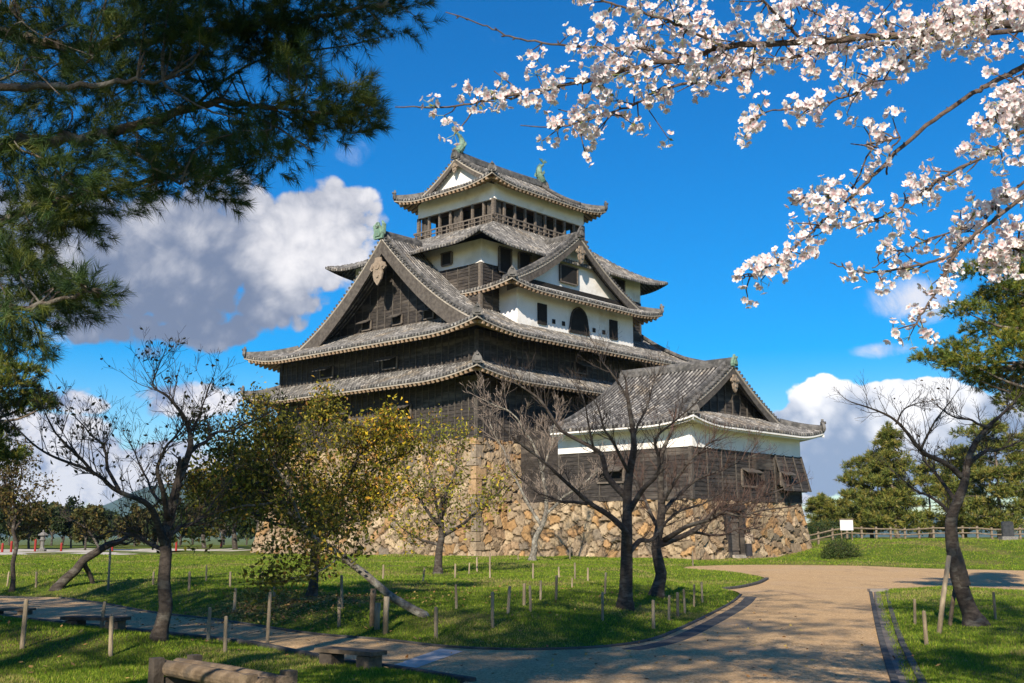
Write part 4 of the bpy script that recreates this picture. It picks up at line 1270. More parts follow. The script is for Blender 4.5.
def leaves_at(rs, tips, n, size, spread, pal, p=None, droop=.3, col_fn=None):
    """n leaf quads around twig tips"""
    pts = np.concatenate([np.asarray(t) for t in tips])
    c = pts[rs.randint(0, len(pts), n)] + rs.normal(0, spread, (n, 3))
    a = rs.normal(0, 1, (n, 3)); a[:, 2] -= droop; a /= np.linalg.norm(a, axis=1, keepdims=True)
    b = np.cross(a, rs.normal(0, 1, (n, 3))); b /= np.linalg.norm(b, axis=1, keepdims=True)
    L = size * rs.uniform(.6, 1.25, (n, 1))
    fold = np.cross(a, b) * L * .12
    V = np.stack([c - a * L * .5, c - b * L * .27 + fold, c + a * L * .55, c + b * L * .27 + fold], 1).reshape(-1, 3)
    pal = np.array(pal, float); ci = rs.choice(len(pal), n, p=p)
    C_ = pal[ci] * rs.uniform(.75, 1.25, (n, 1))
    if col_fn is not None: C_ = col_fn(c, C_, rs)
    return V, np.arange(4 * n).reshape(-1, 4), np.repeat(C_, 4, 0)


def guided_tree(name, label, base_px, limbs, seed, twig=(14, .9, 2), twig_mat=None, bark=None, leaves=None, cat='tree', group=None, up=.15, flare=1.5, kids=(3, 4, 3), rmin=.0022, tilt=0.0, depth=None):
    rs = np.random.RandomState(seed)
    b = gfind(*base_px); Y = depth or b[1]
    t = thing(name, (b[0], b[1], b[2]), label, cat, group)
    LB = limbs_from_pixels(Y, limbs, rs)
    mb = MB(); br = MB(); tips = []
    for i, (P, rad) in enumerate(LB):
        if i == 0:
            P = P.copy(); rad = rad.copy(); P[0] = b - np.array([0, 0, .08])
            rad[:3] *= np.array([flare, 1 + (flare - 1) * .45, 1 + (flare - 1) * .15])
        mb.tube(P, rad, 9 if i == 0 else 7, caps=True)
    for i, (P, rad) in enumerate(LB):
        L = np.linalg.norm(P[1:] - P[:-1], axis=1).sum()
        n = int(twig[0] * (1 if i else .5) * min(1.6, L / 1.6) + 2)
        lo = .55 if i == 0 else .12
        for k in range(n):
            f = rs.uniform(lo, 1.0); j = min(int(f * (len(P) - 1)), len(P) - 2)
            d = unit(P[j + 1] - P[j]); a = rs.uniform(.45, 1.1); ax = unit(np.cross(d, rs.normal(0, 1, 3)))
            nd = unit(d * math.cos(a) + ax * math.sin(a) + np.array([0, 0, up * 1.5]))
            grow(br, rs, P[j], nd, twig[1] * rs.uniform(.5, 1.2), min(rad[j] * .5, .0105), twig[2], tips, up, kids, rmin=rmin)
        grow(br, rs, P[-1], unit(P[-1] - P[-3]), twig[1] * .7, rad[-1], twig[2], tips, up, kids, rmin=rmin)
    mb.build('trunk', bark or BARK_CHERRY, t, smooth=True)
    br.build('branches', twig_mat or TWIG_GREY, t)
    if leaves:
        V, F, C_ = leaves_at(rs, tips, **leaves)
        mesh_obj('crown', V, [F], LEAF, t, col=C_)
    return t, tips


def needle_shoots(rs, c, d, Ls, n, nl, w, spread=.75, pal=None, shade=None):
    """c (N,3) shoot bases, d (N,3) directions, Ls shoot lengths; n needles each"""
    N = len(c)
    d = d / np.linalg.norm(d, axis=1, keepdims=True)
    k = rs.rand(N, n) ** .8
    p = c[:, None] + d[:, None] * (k * Ls[:, None])[..., None]
    q = rs.normal(0, 1, (N, n, 3)); q -= (q * d[:, None]).sum(-1, keepdims=True) * d[:, None]
    q /= np.linalg.norm(q, axis=-1, keepdims=True) + 1e-9
    s = spread * rs.uniform(.5, 1.2, (N, n, 1))
    nd = d[:, None] * np.cos(s) + q * np.sin(s)
    sd_ = np.cross(nd, rs.normal(0, 1, (N, n, 3))); sd_ /= np.linalg.norm(sd_, axis=-1, keepdims=True) + 1e-9
    l = nl * rs.uniform(.7, 1.15, (N, n, 1))
    V = np.stack([p - sd_ * w / 2, p + sd_ * w / 2, p + nd * l], 2).reshape(-1, 3)
    pal = np.array(pal, float)
    C_ = pal[rs.randint(0, len(pal), N)] * rs.uniform(.8, 1.2, (N, 1))
    C_ = np.repeat(C_, n * 3, 0)
    return V, np.arange(len(V)).reshape(-1, 3), C_


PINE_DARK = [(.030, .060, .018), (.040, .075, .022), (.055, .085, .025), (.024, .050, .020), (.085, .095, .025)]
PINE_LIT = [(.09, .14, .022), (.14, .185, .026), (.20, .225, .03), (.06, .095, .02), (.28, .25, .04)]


def pad_shoots(rs, c, rx, ry, rz, n):
    """shoot bases and directions in a flattened foliage pad; directions fan outwards and up"""
    q = rs.normal(0, 1, (n, 3)); q /= np.linalg.norm(q, axis=1, keepdims=True); q *= rs.rand(n, 1) ** .45
    p = c + q * [rx, ry, rz]
    d = q * [1, 1, .5] + rs.normal(0, .35, (n, 3)) + np.array([0, 0, .45])
    return p, d


def pine(name, label, x, y, H, seed, group=None, pal=PINE_LIT, R0=None, n_whorl=9, cr=.32, dens=1.0, needle=.22, nw=.035, nn=9, shape='cone', lean=(0, 0), cat='tree', z=None, bare=.28):
    """a whole pine: trunk, limbs with flat pads of needles"""
    rs = np.random.RandomState(seed)
    z0 = gz(x, y) if z is None else z
    t = thing(name, (x, y, z0), label, cat, group)
    R0 = R0 or H * .022
    k = np.linspace(0, 1, 10)
    tr = np.stack([x + lean[0] * k + np.cumsum(rs.normal(0, .012, 10)) * H * .5, y + lean[1] * k + np.cumsum(rs.normal(0, .012, 10)) * H * .5, z0 - .1 + H * k], -1); tr[0, :2] = (x, y)
    mb = MB(); mb.tube(tr, R0 * (1 - .85 * k) * np.interp(k, [0, .08, 1], [1.35, 1, 1]), 8)
    cs, ds = [], []
    for i in range(n_whorl):
        f = bare + (1 - bare) * (i + .3) / n_whorl
        c0 = np.array([np.interp(f, k, tr[:, j]) for j in range(3)])
        g = (f - bare) / (1 - bare)
        prof = {'cone': (1 - g) ** .75 * .95 + .10, 'round': math.sqrt(max(0, 1 - (g * 1.7 - .7) ** 2)) * .95 + .12}[shape]
        nb = max(3, int(rs.randint(4, 7) * (1 - .4 * g)))
        a0 = rs.rand() * 6.3
        for j in range(nb):
            a = a0 + j * 2 * math.pi / nb + rs.normal(0, .3); L = H * cr * prof * rs.uniform(.6, 1.15)
            d = np.array([math.cos(a), math.sin(a), rs.uniform(.0, .30)])
            e = c0 + d * L
            mid = (c0 + e) / 2 + np.array([0, 0, -.04 * L]) + rs.normal(0, .05, 3) * L
            S_ = spline([c0, mid, e], 6); mb.tube(S_, np.linspace(R0 * .32 * (1.15 - f), R0 * .08, 6), 4, caps=False)
            for w in (.5, .75, 1.0):
                if rs.rand() < .15: continue
                c = c0 + (e - c0) * w + rs.normal(0, .12, 3) * L * [1, 1, .5]
                s_ = H * .052 * rs.uniform(.7, 1.35) * (1.1 - .3 * g)
                n = int(34 * dens)
                p, dd = pad_shoots(rs, c, s_ * 1.35, s_ * 1.35, s_ * .55, n); cs.append(p); ds.append(dd)
    p, dd = pad_shoots(rs, tr[-1], H * .03, H * .03, H * .04, int(30 * dens)); cs.append(p); ds.append(dd)
    mb.build('trunk', BARK_PINE, t, smooth=True)
    c = np.concatenate(cs); d = np.concatenate(ds)
    V, F, C_ = needle_shoots(rs, c, d, np.full(len(c), needle * 1.0), nn, needle, nw, pal=pal)
    mesh_obj('crown', V, [F], NEEDLE, t, col=C_)
    return t


def broadleaf(name, label, x, y, H, seed, pal, group=None, z=None, leaf=.3, n=5000, cr=.36, trunk=.35, cat='tree'):
    rs = np.random.RandomState(seed)
    z0 = gz(x, y) if z is None else z
    t = thing(name, (x, y, z0), label, cat, group); mb = MB(); tips = []
    mb.tube(spline([(x, y, z0 - .1), (x + rs.normal(0, .02) * H, y, z0 + H * trunk * .6), (x + rs.normal(0, .03) * H, y, z0 + H * trunk)], 6), np.linspace(H * .03, H * .018, 6), 7)
    top = np.array([x, y, z0 + H * trunk])
    for k in range(9):
        a = rs.rand() * 6.3; d = unit([math.cos(a), math.sin(a), rs.uniform(.25, 1.7)])
        grow(mb, rs, top - [0, 0, rs.uniform(0, .1) * H], d, H * cr * rs.uniform(.8, 1.35), H * .011, 2, tips, .1, (3, 4, 3), rmin=.01)
    mb.build('trunk', BARK_CHERRY, t)
    V, F, C_ = leaves_at(rs, tips, n, leaf, H * .035, pal); mesh_obj('crown', V, [F], LEAF, t, col=C_)
    return t


# ---- the cherry trees of the yard, limb by limb
AUT = [(.19, .19, .024), (.11, .115, .018), (.44, .36, .036), (.46, .28, .04), (.07, .07, .018), (.26, .13, .03)]

guided_tree('cherry_tree', 'nearly bare dark cherry tree with forked spreading crown on the near left lawn', (158, 640), [
    ([(158, 640), (161, 609, 0), (163, 580), (164, 555), (166, 535, .1), (171, 505, .2), (178, 482, .2)], 8.5, 5),
    ([(178, 482, .2), (188, 452, .3), (189, 434, .3), (181, 416, .2), (165, 398, 0), (152, 386, 0), (158, 368, -.1)], 4.6, .8),
    ([(168, 520, .1), (162, 490, -.3), (157, 469, -.5), (165, 449, -.6), (176, 437, -.6), (185, 424, -.7)], 3.6, .8),
    ([(187, 455, .3), (202, 444, .6), (216, 434, .8), (236, 428, 1), (256, 420, 1.2)], 3.0, .8),
    ([(164, 545), (153, 515, -.3), (142, 502, -.5), (119, 490, -.7), (101, 477, -.9), (71, 467, -1.1), (40, 452, -1.3), (10, 422, -1.4)], 4.6, .9),
    ([(119, 490, -.7), (108, 462, -.4), (101, 446, -.3), (88, 432, -.2), (76, 418, -.1)], 2.3, .7),
    ([(95, 475, -.9), (70, 448, -1.2), (55, 430, -1.3), (44, 410, -1.4)], 2.0, .7),
    ([(164, 550), (149, 545, .4), (137, 537, .7), (118, 532, 1), (98, 536, 1.2), (80, 534, 1.5)], 3.0, .7),
    ([(166, 540), (180, 527, .3), (197, 521, .5), (212, 505, .8), (226, 486, 1)], 3.0, .7),
    ([(190, 434, .3), (200, 415, .4), (205, 398, .4), (212, 380, .5)], 1.6, .6),
    ([(171, 505, .2), (160, 500, .9), (146, 478, 1.4), (136, 455, 1.8), (128, 440, 2)], 2.6, .7),
], 101, twig=(15, .55, 2), leaves=dict(n=800, size=.075, spread=.05, pal=[(.05, .055, .02), (.08, .06, .02), (.035, .04, .018)]))

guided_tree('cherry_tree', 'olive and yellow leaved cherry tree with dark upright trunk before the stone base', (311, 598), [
    ([(311, 598), (313, 575), (315, 550), (318, 536)], 6.2, 4.6),
    ([(317, 540), (304, 531, -.3), (282, 509, -.6), (262, 488, -.9), (236, 470, -1.2)], 3.2, .8),
    ([(318, 537), (323, 518, .3), (342, 498, .6), (370, 471, .9), (402, 455, 1.2)], 3.2, .8),
    ([(318, 537), (309, 515, .2), (304, 482, .4), (315, 441, .5), (323, 420, .6)], 3.2, .8),
    ([(342, 498, .6), (352, 470, 0), (366, 446, -.3), (380, 436, -.4)], 2, .7),
    ([(316, 545), (338, 528, -.7), (362, 514, -1.1), (385, 505, -1.3)], 2.4, .7),
    ([(304, 490, .4), (285, 462, .2), (270, 440, .2), (262, 424, .2)], 2, .7),
    ([(300, 527, -.3), (275, 525, .5), (250, 512, .8), (225, 500, 1), (205, 498, 1)], 2.4, .7),
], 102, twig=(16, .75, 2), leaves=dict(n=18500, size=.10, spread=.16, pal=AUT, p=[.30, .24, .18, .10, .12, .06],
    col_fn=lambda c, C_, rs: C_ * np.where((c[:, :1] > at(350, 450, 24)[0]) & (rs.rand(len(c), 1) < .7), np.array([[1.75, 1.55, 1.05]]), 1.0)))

lean_b = gfind(427, 617)
guided_tree('leaning_cherry_tree', 'slanting cherry trunk with pale blotched bark resting on wooden props', (427, 617), [
    ([(427, 617), (410, 608, .0), (391, 596), (364, 576), (337, 555), (315, 535), (295, 516, .1)], 5.2, 3.2),
    ([(295, 516, .1), (275, 500, .2), (255, 482, .3), (230, 463, .4), (212, 448, .5)], 3.0, .8),
    ([(300, 521, .1), (290, 490, -.4), (276, 466, -.6), (270, 446, -.6)], 2.2, .7),
    ([(280, 503, .2), (255, 505, -.5), (232, 508, -.7), (214, 520, -.8)], 2.0, .7),
    ([(337, 555), (330, 566, -.5), (312, 574, -.8), (290, 578, -.9)], 1.3, .5),
], 103, twig=(13, .7, 2), bark=BARK_PALE, leaves=dict(n=5600, size=.10, spread=.15, pal=AUT, p=[.36, .26, .10, .06, .18, .04]), flare=1.2)

guided_tree('cherry_tree', 'small yellow green cherry tree standing right under the castle corner', (438, 574), [
    ([(438, 574), (439, 555), (441, 537), (441, 520)], 5.0, 3.2),
    ([(441, 537), (463, 523, .5), (480, 510, .9), (497, 494, 1.1)], 2.6, .8),
    ([(441, 520), (446, 492, .3), (455, 468, .4), (458, 448, .4)], 2.4, .7),
    ([(441, 527), (424, 505, -.4), (410, 484, -.7), (404, 462, -.8)], 2.4, .7),
    ([(441, 525), (434, 490, .6), (428, 460, .9), (432, 440, .9)], 2.0, .7),
    ([(440, 545), (418, 538, .8), (402, 528, 1.2)], 2.0, .7),
], 104, twig=(12, 1.0, 2), leaves=dict(n=3000, size=.13, spread=.22, pal=AUT, p=[.40, .16, .26, .08, .06, .04],
    col_fn=lambda c, C_, rs: C_ * np.array([1.1, 1.15, 1.0])))

guided_tree('cherry_tree', 'leafless cherry tree with tall forked crown before the entrance turret', (625, 609), [
    ([(625, 609), (627, 580), (628, 547), (629, 516), (630, 480), (633, 449), (629, 417), (627, 392)], 8.5, 2.0),
    ([(627, 560), (625, 540, -.2), (611, 520, -.4), (587, 504, -.7), (564, 484, -1), (540, 461, -1.2), (515, 440, -1.4), (500, 425, -1.5)], 4.6, .8),
    ([(629, 500), (607, 476, .3), (595, 453, .5), (564, 429, .8), (540, 401, 1), (516, 388, 1.1), (503, 380, 1.2)], 4.2, .8),
    ([(629, 512), (645, 486, -.3), (658, 468, -.5), (655, 441, -.6), (674, 421, -.7), (690, 408, -.8)], 3.6, .8),
    ([(627, 555), (640, 541, .4), (655, 536, .6), (674, 516, .8), (700, 503, 1), (722, 492, 1.2)], 3.6, .8),
    ([(628, 400), (613, 376), (604, 362, .1), (598, 352, .1)], 1.6, .6),
    ([(632, 440), (645, 410, .3), (652, 388, .4), (660, 370, .5)], 1.8, .6),
    ([(595, 453, .5), (590, 430, .2), (585, 405, 0), (577, 388, 0)], 1.7, .6),
    ([(630, 475), (612, 440, -.6), (600, 415, -.9), (592, 398, -1)], 2.2, .7),
    ([(587, 504, -.7), (560, 500, -.4), (538, 492, -.2), (520, 478, 0)], 2, .7),
], 105, twig=(15, .55, 2))

guided_tree('cherry_tree', 'leafless cherry tree with long low reddish twigs before the turret doorway', (656, 597), [
    ([(656, 597), (657, 572), (658, 547), (661, 515), (660, 480), (664, 455), (672, 430)], 7.8, 1.8),
    ([(659, 545), (674, 540, .2), (690, 532, .3), (708, 517, .4), (722, 508, .5), (745, 503, .6), (775, 492, .8), (795, 484, 1)], 4.4, .8),
    ([(664, 540), (698, 524, -.6), (725, 515, -.9), (750, 512, -1.1), (782, 508, -1.3)], 3.2, .7),
    ([(661, 515), (678, 495, .5), (700, 478, .8), (730, 466, 1), (755, 455, 1.2)], 3.0, .7),
    ([(661, 505), (682, 470, -.4), (700, 452, -.5), (716, 440, -.6)], 2.6, .7),
    ([(659, 530), (645, 500, .4), (636, 478, .6), (622, 462, .8)], 2.6, .7),
    ([(690, 532, .3), (712, 536, .8), (736, 530, 1.1), (757, 528, 1.3)], 2, .7),
], 106, twig=(22, .75, 2), twig_mat=TWIG_RED)

guided_tree('cherry_tree', 'slim pale leafless cherry tree close to the stone wall', (532, 561), [
    ([(532, 561), (534, 548), (537, 537), (545, 518), (546, 490), (540, 462)], 4.2, 1.6),
    ([(541, 525), (525, 500, .5), (512, 470, .8), (500, 445, 1), (490, 424, 1)], 2.2, .6),
    ([(545, 515), (566, 495, .5), (585, 482, .8), (600, 470, 1)], 2.0, .6),
    ([(543, 470), (552, 445, .2), (556, 420, .2)], 1.6, .6),
    ([(540, 462), (525, 430, .2), (508, 412, .2), (482, 399, .2)], 1.6, .6),
], 107, twig=(12, 1.3, 2), bark=BARK_PALE, twig_mat=mat('pale_twigs', (.16, .125, .10), (.25, .20, .165), 5, .8), rmin=.008)

guided_tree('cherry_tree', 'bare leaning cherry tree with thick wrapped trunk on the right hand lawn', (976, 626), [
    ([(976, 626), (966, 599), (958, 569), (952, 545), (949, 520), (953, 500), (960, 485), (965, 466), (974, 446), (988, 427), (999, 417)], 9.8, 2.0),
    ([(962, 477), (946, 463, -.2), (921, 449, -.4), (896, 424, -.6), (873, 410, -.7), (851, 402, -.8)], 4.0, .7),
    ([(951, 515), (945, 510, .2), (930, 497, .5), (912, 488, .8), (892, 470, 1)], 3.0, .7),
    ([(965, 466), (985, 452, .5), (1005, 446, .8), (1030, 436, 1)], 3.2, .8),
    ([(955, 500), (938, 478, .6), (926, 462, .9), (918, 440, 1.1)], 2.6, .7),
    ([(921, 449, -.4), (930, 430, -.6), (942, 412, -.7), (950, 402, -.7)], 1.7, .6),
    ([(988, 427), (970, 420, -.3), (950, 415, -.5), (938, 406, -.6)], 1.8, .6),
    ([(999, 417), (1012, 405, .2), (1020, 396, .3)], 1.8, .6),
    ([(896, 424, -.6), (905, 408, -.4), (925, 402, -.3)], 1.2, .5),
], 108, twig=(13, .50, 2), leaves=dict(n=70, size=.07, spread=.02, pal=[(.10, .06, .02), (.05, .05, .02)]), flare=2.0)

guided_tree('leaning_tree_stump', 'leaning black trunk of an old broken tree propped up beside the left path', (56, 590), [
    ([(56, 590), (66, 578), (78, 566), (92, 555), (106, 546), (118, 542)], 6.0, 3.6),
    ([(118, 542), (126, 544, .2), (134, 540, .3)], 2.4, .8),
    ([(84, 561), (88, 572, .3), (93, 583, .5), (96, 588, .6)], 3.0, 2.6),
    ([(100, 550), (92, 535, .4), (80, 524, .6), (70, 520, .7)], 1.6, .5),
], 109, twig=(5, .6, 1), flare=1.5)

guided_tree('young_tree', 'thin young tree with brown green leaves at the far left edge', (12, 592), [
    ([(12, 592), (13, 570), (15, 545), (15, 520), (14, 500)], 3.0, 1.6),
    ([(15, 530), (28, 512, .2), (38, 496, .3)], 1.4, .6),
    ([(15, 525), (2, 505, .2), (-8, 490, .3)], 1.4, .6),
    ([(14, 505), (20, 480, .2), (22, 462, .3)], 1.4, .6),
    ([(14, 505), (4, 480, .2), (0, 458, .3)], 1.4, .6),
], 110, twig=(11, .75, 2), leaves=dict(n=2600, size=.11, spread=.14, pal=[(.12, .075, .025), (.08, .09, .02), (.16, .12, .03), (.06, .05, .02)]))


# ---- overhanging pine on the left: its trunk stands just outside the picture
def joined(a, P):
    d = P[0] - P[1]; d = d / np.linalg.norm(d) * np.linalg.norm(P[0] - a) * .3
    e = P[0] + d
    return [a, a + (e - a) * .45, a + (e - a) * .85, P[0] + d * .45, *P]


def near_pine():
    rs = np.random.RandomState(31)
    D = 7.2
    bx, by = -5.6, 7.6
    t = thing('pine_tree', (bx, by, gz(bx, by)), 'big shaded pine tree with long lichened boughs hanging over the top left corner', 'tree')
    mb = MB()
    tr = spline([(bx, by, -.1), (bx - .2, by + .1, 2.2), (bx + .1, by, 4.6), (bx - .1, by - .1, 7.2), (bx + .2, by, 10.0)], 14)
    mb.tube(tr, np.linspace(.30, .10, 14), 10)
    boughs = []
    def bough(pts, r0, r1, z_start=None):
        P = [at(x, y, D + (q[0] if q else 0)) for x, y, *q in pts]
        z = P[0][2] - .35 if z_start is None else z_start
        k = np.argmin(np.abs(tr[:, 2] - z)); P = joined(tr[k], P)
        n = len(P) * 5; S_ = spline(P, n); S_ += rs.normal(0, .012, S_.shape)
        mb.tube(S_, np.linspace(r0, r1, n), 7); boughs.append(S_)
    bough([(-60, 160), (0, 147), (45, 139), (103, 135), (148, 121), (193, 108), (225, 103), (265, 106), (300, 104)], .075, .012)
    bough([(-60, 20, .4), (0, 32, .4), (40, 42, .4), (90, 50, .4), (150, 40, .3), (220, 28, .2), (300, 18, .1), (380, 6, 0)], .08, .010)
    bough([(-60, 240, .3), (-10, 225, .2), (40, 205, .2), (90, 195, .1), (150, 180, 0), (200, 172, 0)], .06, .010)
    bough([(-60, 320, -.2), (-10, 312, -.2), (30, 305, -.2), (70, 296, -.2), (100, 290, -.2)], .045, .008)
    bough([(-60, 270, .5), (-15, 275, .5), (20, 270, .5), (45, 262, .5)], .04, .008)
    bough([(-60, 80, -.4), (20, 88, -.4), (80, 86, -.4), (130, 80, -.5), (170, 85, -.5)], .05, .010)
    for pts, r in (([(215, 105), (245, 114), (275, 126), (310, 150)], .012), ([(103, 135), (135, 153, -.2), (162, 170, -.3), (180, 184, -.3)], .016),
                   ([(60, 40, .4), (95, 75, .2), (120, 110, .1), (135, 135, 0)], .010), ([(20, 150), (45, 160, -.3), (66, 180, -.4)], .010), ([(0, 80, -.3), (30, 70, -.5), (60, 95, -.6)], .008),
                   ([(10, 10, 0), (40, 35, -.2), (90, 55, -.3)], .008), ([(265, 106), (310, 112), (345, 112), (370, 105)], .012), ([(193, 108), (225, 80, .2), (260, 60, .3), (300, 52, .4)], .012)):
        P = spline([at(x, y, D + (q[0] if q else 0)) for x, y, *q in pts], 14); mb.tube(P, np.linspace(r, r * .45, 14), 6); boughs.append(P)
    pads = [(50, 30, 85, 42, 3), (150, 22, 85, 36, 3), (240, 18, 80, 36, 3), (320, 14, 70, 28, 2.2), (385, 6, 62, 17, 1.4), (60, 92, 80, 44, 2.6), (140, 72, 70, 34, 2.2), (275, 45, 45, 26, 1.5),
            (200, 62, 40, 26, 1.0), (120, 138, 70, 26, 1.5), (215, 132, 65, 20, 1.3), (285, 122, 50, 18, 1.2), (335, 112, 48, 18, 1.5), (362, 100, 20, 16, .7), (260, 152, 50, 16, .9), (205, 168, 50, 18, 1.1), (218, 188, 26, 10, .4),
            (40, 160, 60, 34, 1.8), (100, 186, 60, 22, 1.4), (160, 178, 50, 18, 1.0), (45, 208, 55, 28, 1.8), (20, 245, 40, 22, 1.2), (72, 222, 36, 14, .7), (28, 272, 40, 20, 1.0), (60, 300, 48, 18, 1.5),
            (92, 288, 22, 10, .5), (15, 318, 36, 22, 1.1), (25, 345, 22, 10, .4), (-25, 120, 40, 110, 2), (300, 70, 28, 12, .4)]
    cs, ds, tw = [], [], MB()
    allb = np.concatenate(boughs)
    for x, y, rx, ry, wt in pads:
        n = int(84 * wt); dz = rs.uniform(-.35, .35)
        c = at(x, y, D + dz); s = D / 1130
        q = rs.normal(0, 1, (n, 3)); q /= np.linalg.norm(q, axis=1, keepdims=True); q *= rs.rand(n, 1) ** .45
        p = c + q * [rx * s, .55, ry * s]
        near = allb[np.argmin(((allb - c) ** 2).sum(1))]
        d = unit(c - near) * .5 + q * [1, 1, .6] + rs.normal(0, .4, (n, 3)) + np.array([.15, 0, .12])
        cs.append(p); ds.append(d)
        # twigs from the nearest bough out to some shoots
        for j in rs.choice(n, max(3, n // 14), replace=False):
            a = allb[np.argmin(((allb - p[j]) ** 2).sum(1))]
            if np.linalg.norm(a - p[j]) > 1.3: continue
            m = (a + p[j]) / 2 + rs.normal(0, .05, 3)
            tw.tube(spline([a, m, p[j]], 6), np.linspace(.008, .0035, 6), 4, caps=False)
    mb.build('trunk', BARK_PINE, t, smooth=True); tw.build('branches', BARK_PINE, t)
    c = np.concatenate(cs); d = np.concatenate(ds); d /= np.linalg.norm(d, axis=1, keepdims=True)
    V, F, C_ = needle_shoots(rs, c - d * .05, d, rs.uniform(.06, .16, len(c)), 52, .10, .0036, .8, [(.042, .088, .024), (.06, .105, .024), (.03, .065, .024), (.075, .12, .026), (.14, .165, .03)])
    mesh_obj('crown', V, [F], NEEDLE, t, col=C_)


near_pine()


def pad_pine(name, label, trunk_px, D, pads, seed, pal, nl=.14, nw=.017, nn=16, per=230, base=None, th=.16, top=260):
    """pine whose pads of needles are given in the picture at depth D"""
    rs = np.random.RandomState(seed)
    b = at(trunk_px, 535, D); bx, by = b[0], b[1]; z0 = gz(bx, by)
    t = thing(name, (bx, by, z0), label, 'tree')
    mb = MB(); zt = at(trunk_px, top, D)[2]
    tr = spline([(bx, by, z0 - .1), (bx + .2, by, z0 + (zt - z0) * .35), (bx - .2, by + .2, z0 + (zt - z0) * .7), (bx, by, zt)], 14); mb.tube(tr, np.linspace(th, th * .3, 14), 8)
    cs, ds = [], []; s = D / 1130
    for x, y, rx, ry in pads:
        dz = rs.uniform(-.9, .9); c = at(x, y, D + dz)
        k = np.argmin(np.abs(tr[:, 2] - (c[2] - .4))); S_ = spline([tr[k], (tr[k] * .4 + c * .6) + [0, 0, -.25], c + [0, 0, -ry * s * .4]], 8)
        mb.tube(S_, np.linspace(th * .35, .012, 8), 5)
        n = int(per * rx * ry / 250) + 14
        p, d = pad_shoots(rs, c, rx * s, min(rx * s, 1.4), ry * s, n); cs.append(p); ds.append(d)
    mb.build('trunk', BARK_PINE, t, smooth=True)
    c = np.concatenate(cs); d = np.concatenate(ds)
    V, F, C_ = needle_shoots(rs, c, d, rs.uniform(.06, .16, len(c)), nn, nl, nw, .85, pal); mesh_obj('crown', V, [F], NEEDLE, t, col=C_)


pad_pine('pine_tree', 'sunlit pine tree reaching in from the right edge above the bare cherry', 1082, 30, [
    (979, 270, 24, 8), (1005, 290, 26, 9), (966, 310, 26, 7), (1012, 268, 16, 10), (1008, 312, 24, 12), (990, 330, 30, 8), (957, 348, 22, 8), (930, 358, 20, 7), (975, 362, 34, 10), (1012, 345, 24, 14),
    (1000, 380, 32, 14), (1018, 400, 22, 14), (972, 375, 16, 6), (985, 298, 16, 6), (1018, 325, 16, 12), (950, 362, 14, 6), (1040, 300, 40, 60), (1045, 380, 30, 40), (1060, 240, 30, 40)],
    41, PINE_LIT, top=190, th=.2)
pad_pine('pine_tree', 'bright green pine tree reaching in low at the left edge', -48, 27, [
    (20, 372, 24, 7), (8, 385, 30, 8), (30, 398, 26, 8), (45, 404, 12, 7), (10, 408, 30, 8), (5, 362, 14, 7), (-20, 350, 20, 20), (-25, 400, 24, 20), (-30, 300, 26, 40), (4, 432, 14, 8), (6, 455, 20, 10), (-20, 450, 24, 20)],
    42, PINE_LIT, top=230)


